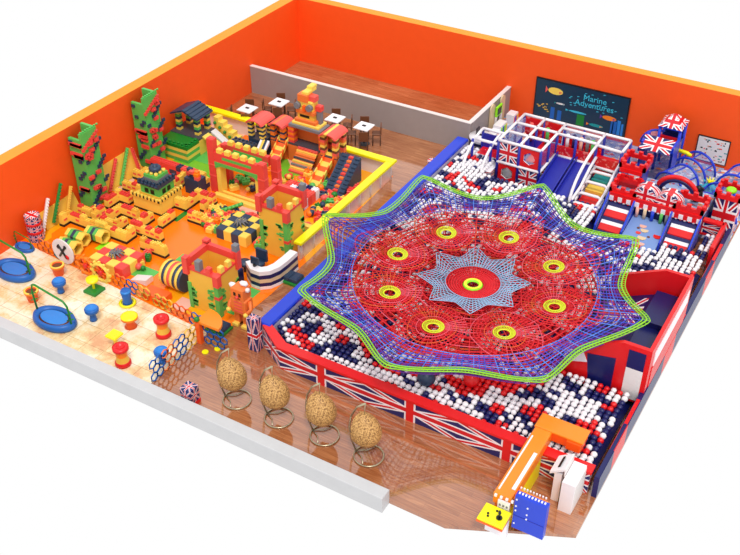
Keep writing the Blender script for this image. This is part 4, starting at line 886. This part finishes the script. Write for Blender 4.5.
# towers
def tower(x0, y0, w, d, h, lab, seed):
    t = Thing('brick_tower', lab, 'tower', (x0 + w / 2, y0 + d / 2, 0)); rn = random.Random(seed); th = .16
    m = MB(); m.box(x0, y0, .02, x0 + w, y0 + th, h, 'deep_yellow'); m.box(x0, y0 + d - th, .02, x0 + w, y0 + d, h + .3, 'deep_yellow'); m.box(x0, y0 + th, .02, x0 + th, y0 + d - th, h + .3, 'deep_yellow'); m.box(x0 + w - th, y0 + th, .02, x0 + w, y0 + d - th, h, 'deep_yellow'); m.box(x0 + th, y0 + th, h - .9, x0 + w - th, y0 + d - th, h - .8, 'orange'); t.part('wall', m)
    R_ = MB(); e = .03
    for cx, cy, za, zb in ((x0, y0, h - .25, h + .55), (x0 + w, y0, h - .4, h + .12), (x0 + w, y0 + d, h - .3, h + .55), (x0, y0 + d, h, h + .6)): R_.box(cx - .13, cy - .13, za, cx + .13, cy + .13, zb, 'brick_red')
    R_.box(x0 + .1, y0 - e, h - .05, x0 + w - .1, y0 + th + .01, h + .1, 'brick_red'); R_.box(x0 + w - th - .01, y0 + .1, h - .05, x0 + w + e, y0 + d - .1, h + .06, 'brick_red')
    R_.box(x0 - .02, y0 + d - th - .01, h + .2, x0 + w, y0 + d + .02, h + .5, 'brick_red'); R_.box(x0 - .02, y0, h + .2, x0 + th + .01, y0 + d, h + .5, 'brick_red')
    t.part('red_frame', R_, label='red brick frame round the top')
    m = MB(); m.box(x0 + w * .66, y0 - e, h + .1, x0 + w * .8, y0 + th, h + .34, 'brick_red'); t.part('merlon', m)
    for u in (.2, .55): m = MB(); m.bev(x0 + w - th, y0 + d * u, h + .06, x0 + w + e, y0 + d * (u + .17), h + .34, 'yellow', .02); t.part('merlon', m)
    for cx, cy in ((x0 + w * .42, y0 + .02), (x0 + w, y0 + d)): m = MB(); m.box(cx - .12, cy - .12, h + (.1 if cx < x0 + w else .55), cx + .12, cy + .12, h + (.55 if cx < x0 + w else .85), 'grey'); t.part('grey_merlon', m, label='grey merlon')
    m = MB(); m.box(x0 + w - .18, y0 - .04, .02, x0 + w + .04, y0 + .18, h - .4, 'green'); m.box(x0 + w - .19, y0 - .05, .9, x0 + w + .05, y0 + .19, 1.05, 'brick_red')
    m.box(x0 - .04, y0 - .04, .02, x0 + .14, y0 + .14, h - .7, 'green')
    for i in range(15):
        z = rn.uniform(.2, h - .6); L1 = rn.uniform(.12, .3); o1 = rn.uniform(0, .16); m.box(x0 + w - .18 - L1 - o1, y0 - .03, z, x0 + w - .18 - o1, y0, z + .07, 'green'); m.box(x0 + .1, y0 - .03, z * .8, x0 + .1 + L1, y0, z * .8 + .1, 'green')
        m.box(x0 + w, y0 + .1 + o1, z, x0 + w + .03, y0 + .18 + L1, z + .07, 'green'); m.box(x0 + w, y0 + d - L1, z * .9, x0 + w + .03, y0 + d, z * .9 + .1, 'green')
    t.part('ivy', m, label='green brick ivy')
tower(9.75, -22.7, 1.5, 1.35, 2.0, 'yellow brick castle tower with red battlement nearest the tile area', 3)
tower(9.98, -17.95, 1.4, 1.3, 2.45, 'yellow brick castle tower with red battlement beside the yellow rim fence', 4)

# gate
t = Thing('brick_gate', 'red crenellated brick gate with yellow portal and green lintel', 'gate', (6.3, -14.4, 0))
for x, y, h_, lab in ((4.75, -14.95, 2.95, 'tall'), (7.65, -14.95, 2.4, 'low'), (7.75, -14.0, 2.3, 'rear'), (4.8, -14.0, 2.2, 'rear')):
    m = MB(); m.bev(x, y, .02, x + .38, y + .32, h_, 'brick_red', .06)
    for z in (.9, 1.5): m.box(x - .02, y - .02, z, x + .4, y + .34, z + .06, 'salmon')
    t.part('post', m)
for y in (-14.93, -14.05):
    m = MB(); m.box(5.13, y, 1.75, 7.65, y + .22, 2.25, 'brick_red'); m.box(5.6, y - .01, 1.95, 7.3, y + .0, 2.1, 'green')
    for i in range(5): m.bev(5.28 + i * .47, y, 2.25, 5.55 + i * .47, y + .22, 2.5, 'yellow', .05)
    t.part('beam', m)
m = MB(); m.box(5.13, -14.71, 1.78, 7.65, -14.05, 1.95, 'green'); m.extr([(5.13, -14.96, 1.75), (7.65, -14.96, 1.75), (7.65, -14.96, 1.4), (7.3, -14.96, 1.58), (5.5, -14.96, 1.58), (5.13, -14.96, 1.4)], (0, .05, 0), 'green'); t.part('lintel', m, label='green lintel')
m = MB(); m.box(5.15, -14.9, .02, 5.4, -14.5, 1.5, 'orange', 'yellow'); m.box(7.45, -14.9, .02, 7.65, -14.5, 1.5, 'orange', 'yellow'); m.box(5.4, -14.9, .02, 7.45, -14.75, .14, 'yellow'); t.part('portal', m, label='yellow portal frame')

# long colourful wall and dark heap
t = Thing('colour_brick_wall', 'long low wall of red, yellow and navy bricks leading to the gate', 'brick wall', (2.8, -14.9, 0)); rn = random.Random(8)
for r_ in range(3):
    m = MB(); x = 1.0
    while x < 4.2: c = rn.choice(('brick_red', 'salmon', 'yellow', 'brick_navy', 'brick_red')); w = rn.choice((.3, .45)); m.box(x, -15.0, .02 + r_ * .25, x + w - .01, -14.65, .26 + r_ * .25, c); m.studs(x, -15.0, x + w, -14.65, .26 + r_ * .25, c, .17, .05, .05); x += w
    t.part('brick_row', m)
t = Thing('brick_heap', 'dark navy block topped with loose red bricks left of the red gate', 'heap', (4.1, -15.2, 0)); m = MB(); m.box(3.75, -15.7, .02, 4.6, -15.1, .85, 'brick_navy'); t.part('block', m); m = MB()
for i in range(16): x, y, z = 3.72 + rn.random() * .65, -15.7 + rn.random() * .4, .85 + rn.random() * .3; m.box(x, y, z, x + .25, y + .2, z + .15, rn.choice(('brick_red', 'salmon', 'brick_navy', 'orange')))
t.part('brick_pile', m)

# houses on the raised deck
t = Thing('brick_face_tower', 'orange brick tower shaped as a face with grey eyes above a striped ramp', 'tower', (7.1, -9.9, 0))
m = MB(); m.box(6.1, -10.5, .02, 8.3, -9.7, .95, 'soft_orange'); m.box(6.1, -10.5, .95, 8.3, -9.7, 1.05, 'dark_grey'); t.part('deck', m)
m = MB()
for x in (6.1, 7.95):
    for i in range(7): m.bev(x, -10.45, 1.05 + i * .14, x + .35, -10.1, 1.19 + i * .14, ('brick_red', 'orange')[i % 2], .02)
m.box(6.1, -9.9, 1.05, 8.3, -9.7, 2.0, 'soft_orange'); t.part('pillar', m)
m = MB(); m.bev(6.2, -10.5, 1.98, 8.1, -9.6, 2.16, 'grey'); m.bev(6.35, -10.42, 2.16, 7.95, -9.65, 2.3, 'yellow'); t.part('plinth', m)
m = MB(); m.bev(6.5, -10.38, 2.3, 7.75, -9.75, 2.5, 'soft_orange'); m.bev(6.65, -10.3, 2.5, 7.6, -9.8, 2.8, 'deep_yellow'); m.box(6.8, -10.32, 2.6, 7.35, -10.29, 2.73, 'black'); m.bev(6.6, -10.36, 2.8, 7.65, -9.75, 3.0, 'soft_orange'); m.bev(6.7, -10.3, 3.0, 7.55, -9.8, 3.5, 'yellow'); m.bev(7.02, -10.42, 2.98, 7.18, -10.3, 3.3, 'deep_orange'); m.bev(6.72, -10.36, 3.45, 7.3, -9.85, 3.85, 'soft_orange'); m.bev(7.3, -10.2, 3.5, 7.65, -9.85, 3.8, 'salmon'); m.bev(6.95, -10.3, 3.85, 7.3, -9.5, 4.0, 'yellow'); m.bev(7.0, -9.9, 4.0, 7.3, -9.45, 4.15, 'yellow'); m.bev(7.65, -10.1, 2.3, 7.88, -9.85, 3.0, 'grey'); m.bev(7.6, -10.12, 3.0, 7.92, -9.83, 3.3, 'brick_red'); t.part('face', m)
for x in (6.72, 7.42): t.part('eye', MB().cyl((x, -10.28, 3.22), (x, -10.48, 3.22), .17, 'grey', 14), label='grey round eye')
m = MB()
for k in range(8):
    ya = -11.5 + k * .13; za = .02 + k * .125; m.extr([(6.75, ya, za), (6.75, ya + .13, za + .125), (6.75, ya + .13, za), ], (1.2, 0, 0), 'soft_orange')
    m.box(6.75, ya, za, 7.95, ya + .13, za + .1, ('salmon', 'yellow', 'grey', 'yellow', 'dark_grey', 'soft_orange', 'yellow', 'salmon')[k])
m.studs(6.8, -10.7, 7.9, -10.5, .95, 'salmon', .2, .06, .05); t.part('ramp', m, label='striped stud ramp')
for x0, y1, lab in ((5.55, -11.6, 'left'), (8.45, -12.1, 'right')):
    m = MB(); n = 7
    for k in range(n):
        ya = -10.4 + (y1 + 10.4) * k / n; yb = -10.4 + (y1 + 10.4) * (k + 1) / n; za = 1.1 - k * 1.0 / n; zb = 1.1 - (k + 1) * 1.0 / n; c = ('yellow', 'deep_orange')[k % 2]
        m.extr([(x0, ya, za), (x0, yb, zb), (x0, yb, max(.02, zb - .12)), (x0, ya, za - .12)], (.5, 0, 0), c)
        for xx in (x0 - .06, x0 + .5): m.extr([(xx, ya, za + .15), (xx, yb, zb + .15), (xx, yb, max(.02, zb - .12)), (xx, ya, za - .12)], (.06, 0, 0), c)
    t.part('slide', m, label='yellow and orange chequered slide')
for o_ in [t.o]: o_.location.x += .2 * S
def hut(x0, y0, w, d, zb, h, roofc, lab, wallc, r_axis='x', strip='yellow'):
    t = Thing('brick_hut', lab, 'hut', (x0 + w / 2, y0 + d / 2, 0))
    t.part('deck', MB().box(x0, y0, .02, x0 + w, y0 + d, zb, wallc[0]).box(x0, y0, zb, x0 + w, y0 + d, zb + .05, 'dark_grey'))
    for cx in (x0, x0 + w - .25):
        for cy in (y0, y0 + d - .25):
            m = MB()
            for i in range(8): m.bev(cx, cy, zb + .05 + i * h / 8, cx + .25, cy + .25, zb + .05 + (i + 1) * h / 8, wallc[i % len(wallc)], .02)
            t.part('pillar', m)
    m = MB(); n = 8; R_ = w * .54
    for k in range(n):
        a, b = pi * (k + .6) / (n + 1), pi * (k + 1.6) / (n + 1); p = lambda a_, rr: (x0 + w / 2 - rr * cos(a_), y0 - .15, zb + .0 + h + rr * .55 * sin(a_) - .06)
        c = strip if k in (3,) else roofc
        m.extr([p(a, R_), p(b, R_), p(b, R_ - .1), p(a, R_ - .1)], (0, d + .3, 0), c)
    t.part('roof', m); return t
hut(4.15, -10.95, .95, .95, .9, .95, 'salmon', 'brick hut with salmon roof and black checkered pillars left of the face tower', ['brick_navy', 'yellow'], strip='salmon')
hut(5.3, -10.6, .85, .8, .95, .9, 'salmon', 'brick hut with low salmon roof joined to the left of the face tower', ['soft_orange', 'brick_navy', 'orange'], strip='soft_orange')
hut(8.4, -10.7, .95, .95, .95, 1.15, 'salmon', 'brick hut with rounded salmon and yellow striped roof right of the face tower', ['soft_orange', 'salmon', 'brown', 'yellow'])
t = Thing('stud_climber', 'dark navy sloped climbing ramp with red studs right of the face tower', 'climbing ramp', (10, -11.2, 0)); m = MB(); m.extr([(9.5, -10.4, .02), (9.5, -10.4, 1.3), (9.5, -12.2, .02)], (1.1, 0, 0), 'brick_navy'); t.part('ramp', m)
for k in range(3):
    m = MB()
    for i in range(9): y = -12.1 + i * .19; z = .05 + i * .135; m.bev(9.6 + k * .37, y, z, 9.85 + k * .37, y + .16, z + .16, ('brick_navy', 'brick_red', 'brick_navy')[k] if k != 1 else ('brick_red', 'soft_orange')[i % 2], .03)
    t.part('stud_row', m)
# dark roofed green house
t = Thing('brick_hut', 'brick hut with dark gabled roof on a green and yellow base', 'hut', (1.1, -12.6, 0))
m = MB()
for i in range(5): m.box(.15, -13.9, .02 + i * .18, 2.0, -12.9, .2 + i * .18, ('green', 'yellow')[i % 2] if i < 4 else 'dark_green')
m.studs(.15, -13.9, 2.0, -13.6, .92, 'dark_green', .25, .08, .1); m.studs(1.75, -13.9, 2.0, -12.9, .92, 'dark_green', .25, .08, .1); t.part('base', m)
t.part('deck', MB().box(.1, -12.9, .02, 2.0, -11.5, .85, 'yellow').box(.1, -12.9, .85, 2.0, -11.5, .95, 'dark_grey'))
for x, y in ((.3, -12.6), (1.5, -12.6), (.3, -11.8), (1.5, -11.8)):
    m = MB()
    for i in range(7): m.bev(x, y, .95 + i * .15, x + .25, y + .25, 1.1 + i * .15, ('yellow', 'brick_navy', 'green')[i % 3], .02)
    t.part('pillar', m)
m = MB(); rr = [(-.15, 0), (.8, .55), (1.8, 0)]
m.extr([(.15, -12.8, 1.95), (1.0, -12.8, 2.3), (1.9, -12.8, 1.95), (1.9, -12.8, 1.88), (1.0, -12.8, 2.2), (.15, -12.8, 1.88)], (0, 1.35, 0), 'brick_navy')
for i in range(4): m.tube([(1.15 + i * .22, -12.81, 2.25 - i * .085), (1.15 + i * .22, -11.44, 2.25 - i * .085)], .04, 'brick_navy', 4)
t.part('roof', m, label='dark navy gabled roof')
m = MB()
for k in range(7): 
    xa = 2.0; ya = -12.55 - k * .0; x0 = 2.0 + k * .26; z0 = .98 - k * .135; m.extr([(x0, -12.6, z0), (x0 + .26, -12.6, z0 - .135), (x0 + .26, -12.6, z0 - .2), (x0, -12.6, z0 - .1)], (0, .5, 0), ('yellow', 'deep_orange')[k % 2]); 
t.part('slide', m, label='yellow and orange slide')
t.part('slide', MB().extr([(2.0, -11.9, .95), (3.4, -11.9, .1), (3.4, -11.9, .02), (2.0, -11.9, .8)], (0, .4, 0), 'off_white'), label='pale slide')
t.o.location += Vector((.1, .45, 0)) * S
# stepped wall between huts and rim
t = Thing('stepped_brick_wall', 'yellow stepped brick wall with green knobs behind the dark roofed hut', 'brick wall', (2.5, -10.5, 0))
for k in range(6): m = MB(); x = 1.9 + k * .3; m.box(x, -10.9, .02, x + .3, -10.5, 1.5 - k * .22, 'yellow'); m.sphere((x + .1, -10.95, 1.2 - k * .2), .1, 'dark_green', 1); t.part('step', m)
t = Thing('brick_podium', 'teal, navy and red brick podium behind the red gate', 'podium', (4.1, -12, 0)); m = MB(); m.box(3.5, -12.3, .02, 4.1, -11.7, .75, 'teal'); t.part('block', m); m = MB(); m.box(3.5, -11.7, .02, 4.9, -11.2, .9, 'dark_grey'); m.studs(3.5, -11.7, 4.9, -11.2, .9, 'brick_navy', .22, .07, .08); t.part('stage', m)
t = Thing('yellow_brick_wall', 'orange and yellow brick wall piece before the salmon roofed left hut', 'brick wall', (4.7, -12, 0)); m = MB(); m.box(4.25, -12.55, .02, 4.95, -12.35, 1.25, 'orange', 'deep_yellow'); m.studs(4.25, -12.55, 4.95, -12.35, 1.25, 'orange', .24, .09, .1); t.part('wall', m)
t = Thing('striped_slide', 'white slide with yellow and navy stripes before the left hut', 'slide', (5.3, -12.2, 0))
for k, c in enumerate(('white', 'yellow', 'brick_navy', 'white')): t.part('lane', MB().extr([(4.9 + k * .14, -10.9, 1.05), (5.2 + k * .14, -12.6, .1), (5.2 + k * .14, -12.6, .03), (4.9 + k * .14, -10.9, .9)], (.13, 0, 0), c))

# orange brick figure
t = Thing('brick_figure', 'orange brick built clown figure with white cap tufts beside the near tower', 'sculpture', (12.3, -22.55, 0)); X, Y = 12.3, -22.55
for s_ in (-1, 1): t.part('leg', MB().bev(X - .12 + s_ * .2, Y - .14, .02, X + .12 + s_ * .2, Y + .14, .7, 'soft_orange', .03).bev(X - .14 + s_ * .22, Y - .3, .02, X + .14 + s_ * .22, Y + .12, .16, 'yellow', .03))
m = MB(); m.bev(X - .36, Y - .24, .7, X + .36, Y + .24, 1.4, 'soft_orange', .05)
for i in range(4): m.box(X - .2, Y - .25, .78 + i * .15, X + .2, Y - .24, .84 + i * .15, 'salmon')
t.part('torso', m)
for s_ in (-1, 1): m = MB(); m.tube([(X + s_ * .38, Y, 1.3), (X + s_ * .52, Y - .1, 1.0), (X + s_ * .42, Y - .32, .85)], .09, 'soft_orange', 6); m.sphere((X + s_ * .42, Y - .34, .84), .12, 'yellow', 1); t.part('arm', m)
m = MB(); m.bev(X - .3, Y - .26, 1.42, X + .3, Y + .26, 1.98, 'soft_orange', .08); m.box(X - .16, Y - .28, 1.6, X - .06, Y - .26, 1.75, 'black'); m.box(X + .08, Y - .28, 1.6, X + .18, Y - .26, 1.75, 'black'); m.sphere((X + .02, Y - .3, 1.56), .08, 'brick_red', 1); m.box(X - .12, Y - .275, 1.46, X + .14, Y - .26, 1.5, 'brown'); t.part('head', m)
m = MB(); m.sphere((X - .34, Y - .05, 1.9), .13, 'white', 1, (1.5, 1, 1)); m.sphere((X + .15, Y + .05, 2.08), .14, 'white', 1, (1.6, 1, .8)); m.sphere((X + .34, Y, 1.85), .12, 'off_white', 1); t.part('cap', m, label='white tufts on the head')
for x, y, lab in ((11.65, -23.35, 'dark navy two part step on green base between corner table and orange figure'), (12.35, -19.1, 'dark navy two part step on green base beside the far tower')):
    t = Thing('foot_step', lab, 'step', (x, y, 0)); t.part('base', MB().bev(x - .45, y - .35, .01, x + .45, y + .35, .14, 'dark_green', .03))
    for s_ in (-1, 1): t.part('tread', MB().bev(x - .2 + s_ * .21, y - .28, .14, x + .2 + s_ * .21, y + .28, .36, 'brick_navy', .06))
# curved welcome desk
t = Thing('curved_desk', 'white curved reception desk with navy bands between the two castle towers', 'desk', (11.3, -20, 0))
path = [(10.6, -20.0), (11.1, -20.35), (11.55, -20.35), (11.9, -20.05), (12.08, -19.6), (12.12, -19.0), (12.12, -18.3)]
def strip(z0, z1, w, c):
    m = MB(); n = len(path); I = []; O = []
    for i, (x, y) in enumerate(path):
        a = path[max(0, i - 1)]; b = path[min(n - 1, i + 1)]; dx, dy = b[0] - a[0], b[1] - a[1]; l = hypot(dx, dy); nx_, ny_ = -dy / l, dx / l; O.append((x - nx_ * .03 * (c == 'x'), y)); I.append((x + nx_ * w, y + ny_ * w))
    for i in range(n - 1):
        A, B, Cc, D = O[i], O[i + 1], I[i + 1], I[i]
        m.extr([A + (z0,), B + (z0,), Cc + (z0,), D + (z0,)], (0, 0, z1 - z0), c)
    return m
for z0, z1, w, c, nm in ((.02, .18, .2, 'white', 'band'), (.18, .36, .18, 'navy', 'band'), (.36, .55, .2, 'beige', 'band'), (.55, .75, .18, 'navy', 'band'), (.75, .85, .2, 'white', 'band'), (.85, .95, .38, 'white', 'counter_top')): t.part(nm, strip(z0, z1, w, c))
single('desk_block', MB().bev(9.9, -21.0, .02, 10.6, -20.2, .75, 'navy'), 'low navy block joining the curved white desk to the near tower', 'block', (10.2, -20.6, 0))
t = Thing('desk_monitor', 'black monitor on the curved white desk', 'monitor', (11.0, -19.9, .95)); t.part('screen', MB().box(10.95, -20.1, 1.05, 11.35, -20.02, 1.4, 'brick_navy')); t.part('stand', MB().box(11.1, -20.15, .955, 11.2, -20.0, 1.08, 'black'))
for x, y, lab in ((10.2, -19.6, 'dark navy round stool left of the curved desk'), (10.75, -19.3, 'dark navy padded chair behind the curved desk')):
    t = Thing('desk_stool', lab, 'stool', (x, y, 0)); t.part('seat', MB().lathe([(0, .4), (.28, .42), (.28, .55), (0, .6)], (x, y, 0), 'brick_navy', 14)); t.part('leg', MB().cyl((x, y, .02), (x, y, .42), .06, 'dark_grey', 8))
    if x > 10.5: t.part('backrest', MB().bev(x - .28, y + .2, .5, x + .28, y + .32, 1.1, 'brick_navy'))
# long green and white bars, red yellow low rails
for p, q, lab, c in [((6.4, -16.4, .15), (7.4, -15.9, .6), 'green brick bar standing tilted above the loose bricks', 'green'), ((6.9, -16.9, .12), (8.2, -16.95, .12), 'green and white striped brick bar lying before the navy checkered box', 'dark_green')]:
    m = MB()
    P_, Q_ = Vector(p), Vector(q)
    for i in range(6): m.tube([P_.lerp(Q_, i / 6), P_.lerp(Q_, (i + 1) / 6)], .1, c if i % 2 == 0 else 'off_white' if c != 'green' else 'green', 4)
    single('brick_bar', m, lab, 'bar', p)
t = Thing('low_brick_rail', 'low red and yellow brick rail running from the far tower to the yellow rim', 'rail', (9.6, -15.4, 0)); rn = random.Random(12)
for r_ in range(2):
    m = MB(); x = 8.3
    while x < 11.3: c = ('yellow', 'brick_red', 'brick_red', 'brick_navy')[rn.randrange(4)] if r_ == 0 else ('yellow' if rn.random() < .7 else 'brick_red'); m.box(x, -15.9, .02 + r_ * .25, x + .42, -15.65, .27 + r_ * .25, c); x += .43
    t.part('brick_row', m)
t = Thing('low_brick_rail', 'low yellow brick rail in front of the red gate', 'rail', (6.8, -15.3, 0)); t.part('brick_row', MB().bev(5.2, -15.35, .02, 8.1, -15.1, .22, 'yellow'))

# loose bricks and balls
rn = random.Random(21); KM = {}
def loose_mesh(c, k):
    if (c, k) not in KM:
        m = MB()
        if k == 0: m.bev(-.16, -.11, 0, .16, .11, .16, c, .02); m.studs(-.16, -.11, .16, .11, .16, c, .16, .045, .05)
        elif k == 1: m.sphere((0, 0, .13), .13, c, 1)
        else: m.bev(-.11, -.11, 0, .11, .11, .2, c, .02); m.studs(-.11, -.11, .11, .11, .2, c, .12, .04, .05)
        KM[(c, k)] = m.mesh(('loose_brick', 'soft_ball', 'cube_brick')[k])
    return KM[(c, k)]
words = dict(brick_red='red', salmon='coral red', green='green', yellow='yellow', orange='orange', brick_navy='dark navy', dark_green='dark green')
def scatter(n, x0, y0, x1, y1, place, avoid=()):
    for i in range(n):
        for _ in range(20):
            x, y = rn.uniform(x0, x1), rn.uniform(y0, y1)
            if not any(a <= x <= c and b <= y <= d for a, b, c, d in avoid): break
        c = rn.choice(('brick_red', 'salmon', 'brick_red', 'green', 'yellow', 'brick_navy', 'orange', 'yellow', 'dark_green', 'salmon')); k = rn.choice((0, 0, 1, 1, 2))
        nm = ('loose_brick', 'soft_ball', 'cube_brick')[k]; o = bpy.data.objects.new(nm, loose_mesh(c, k)); col.objects.link(o)
        o.location = Vector((x, y, .02)) * S; o.rotation_euler.z = rn.uniform(0, 3)
        sc = rn.uniform(.9, 1.5); o.scale = (sc,) * 3
        w = ('studded brick', 'soft ball', 'cube brick')[k]; o['label'] = '%s %s lying loose on the orange floor %s' % (words[c], w, place); o['category'] = ('brick', 'ball', 'brick')[k]; o['group'] = '%s %ss %s' % (words[c], w, place)
scatter(150, 7.9, -15.6, 11.4, -11.3, 'by the yellow rim', [(8.0, -14.7, 10.0, -12.7), (8.2, -12.3, 9.1, -11), (9.4, -12.3, 10.7, -11)])
scatter(120, 5.9, -17.8, 9.9, -15.95, 'between gate and far tower', [(7.4, -18.2, 9.3, -16.3), (9.9, -18.7, 11.7, -17)])
scatter(30, 5.3, -14.4, 7.6, -12.0, 'behind the red gate'); scatter(22, 9.6, -17.0, 11.4, -16.0, 'beside the far tower'); scatter(16, 5.0, -22.0, 6.4, -20.8, 'near the checkered box')
scatter(10, 1.0, -19.4, 2.0, -18.95, 'inside the maze')

# ------------------------------------------------------------------ ticket counter bottom right
t = Thing('orange_counter', 'orange C shaped counter with white studs over the ball pool corner', 'counter', (25.9, -24.3, 0))
m = MB(); m.bev(25.25, -26.75, 1.0, 25.85, -23.4, 1.5, 'orange_top', .04); t.part('side_desk', m)
m = MB(); m.box(25.25, -23.4, 1.1, 26.9, -22.72, 1.46, 'orange_top', 'deep_orange'); m.bev(25.22, -23.42, 1.46, 26.95, -22.7, 1.54, 'orange_top', .03); m.box(26.4, -23.5, 1.1, 26.9, -23.4, 1.44, 'deep_orange'); t.part('rear_desk', m)
m = MB(); m.box(25.3, -26.7, .0, 25.42, -24.1, 1.0, 'orange'); t.part('side_panel', m); t.part('side_panel', MB().box(25.72, -26.6, .0, 25.82, -24.1, 1.0, 'bright_yellow'), label='yellow inner side panel')
m = MB(); m.bev(25.85, -26.6, 1.1, 26.85, -26.15, 1.38, 'orange_top', .03); m.box(25.9, -26.25, 0.0, 26.85, -26.15, 1.1, 'orange'); t.part('front_desk', m)
for (x0, y0, x1, y1, z) in ((25.33, -26.6, 25.38, -23.9, 1.5), (25.7, -26.4, 25.82, -24.6, 1.5)): t.part('trim_strip', MB().box(x0, y0, z, x1, y1, z + .03, 'white'), label='white strip')
for i in range(8): t.part('stud', MB().box(25.3 + i * .19, -26.82, 1.36, 25.38 + i * .19, -26.74, 1.44, 'white'))
for i in range(9): t.part('stud', MB().box(25.9 + i * .105, -26.15, 1.38, 25.95 + i * .105, -26.1, 1.45, 'white'))
m = MB(); m.box(25.45, -26.85, .6, 25.85, -26.78, 1.3, 'white')
for i in range(3):
    for k in range(3): m.box(25.5 + i * .12, -26.865, .75 + k * .17, 25.56 + i * .12, -26.85, .83 + k * .17, 'grey')
t.part('grille', m, label='white perforated grille')
t = Thing('white_cabinet', 'tall white cabinet at the pool corner right of the orange counter', 'cabinet', (27.15, -24.6, 0)); t.part('body', MB().bev(26.92, -25.15, 0, 27.36, -24.08, 1.35, 'white', .02)); t.part('door', MB().box(27.36, -25.1, .05, 27.38, -24.12, 1.28, 'off_white'))
t = Thing('till_stand', 'white angled stand with black keys leaning on the white cabinet', 'stand', (26.6, -24.3, 0)); m = MB(); m.extr([(26.4, -24.9, 1.3), (26.88, -24.9, 1.65), (26.88, -24.9, 1.55), (26.4, -24.9, 1.2)], (0, .8, 0), 'white'); m.box(26.55, -24.85, 0, 26.8, -24.1, 1.3, 'white'); m.box(26.88, -24.9, 1.3, 26.91, -24.1, 1.65, 'off_white'); t.part('body', m)
t.part('keys', MB().extr([(26.6, -24.75, 1.46), (26.67, -24.75, 1.515), (26.67, -24.75, 1.55), (26.6, -24.75, 1.5)], (0, .5, 0), 'black'), label='row of black keys')
t = Thing('brick_board', 'tall blue brick board with white dots at the bottom edge of the floor', 'board', (26.5, -26.75, 0)); m = MB(); m.bev(26.0, -26.86, 0.36, 27.05, -26.62, 1.9, 'royal', .06); m.box(26.02, -26.87, .95, 27.03, -26.86, .97, 'deep_blue'); t.part('board', m)
for i in range(9): t.part('stud', MB().box(26.08 + i * .105, -26.8, 1.9, 26.13 + i * .105, -26.73, 1.935, 'white'))
for x, z in ((26.07, 1.7), (26.07, 1.4), (26.07, 1.2), (26.45, 1.5), (26.45, 1.2), (26.45, 1.0), (26.07, .6)): t.part('dot', MB().cyl((x, -26.89, z), (x, -26.86, z), .03, 'white', 6))
t = Thing('arcade_table', 'yellow topped control table with black joystick left of the blue board', 'arcade', (25.5, -27.1, 0)); t.part('table_top', MB().bev(25.1, -27.6, .95, 25.97, -26.9, 1.05, 'bright_yellow', .02)); t.part('trim_strip', MB().box(25.08, -27.62, .87, 25.97, -26.9, .95, 'deep_orange')); t.part('cabinet', MB().box(25.2, -27.1, .0, 25.93, -26.92, .87, 'white'))
t.part('joystick', MB().cyl((25.72, -27.3, 1.05), (25.72, -27.3, 1.09), .1, 'black', 12).cyl((25.72, -27.3, 1.08), (25.72, -27.3, 1.27), .03, 'black', 8).sphere((25.72, -27.3, 1.29), .06, 'black', 1))
for x, y in ((25.34, -27.3), (25.38, -27.4), (25.55, -27.08), (25.63, -27.06)): t.part('button', MB().cyl((x, y, 1.05), (x, y, 1.08), .04, 'black', 8))

# ------------------------------------------------------------------ camera, sky, sun
cd = bpy.data.cameras.new('camera'); cam = bpy.data.objects.new('camera', cd); col.objects.link(cam)
cd.sensor_width = 36; cd.lens = 990.945 * 36 / 740; cd.clip_end = 500
cam.location = Vector((32.6142, -46.9569, 25.4102)) * S; cam.rotation_euler = (pi / 2 - .63441115, 0, .53190489)
bpy.context.scene.camera = cam
w = bpy.data.worlds.new('world'); bpy.context.scene.world = w; w.use_nodes = True
bg = w.node_tree.nodes['Background']; bg.inputs[0].default_value = (1, 1, 1, 1); bg.inputs[1].default_value = 1.0
sd = bpy.data.lights.new('sun', 'SUN'); so = bpy.data.objects.new('sun', sd); col.objects.link(so); sd.energy = 1.6; sd.angle = radians(12); sd.color = (1, .98, .95)
so.rotation_euler = Vector((-.35, .45, -1)).to_track_quat('-Z', 'Y').to_euler()
vs = bpy.context.scene.view_settings; vs.view_transform = 'Standard'; vs.look = 'None'; vs.gamma = 1; vs.use_curve_mapping = False; vs.exposure = 0.0
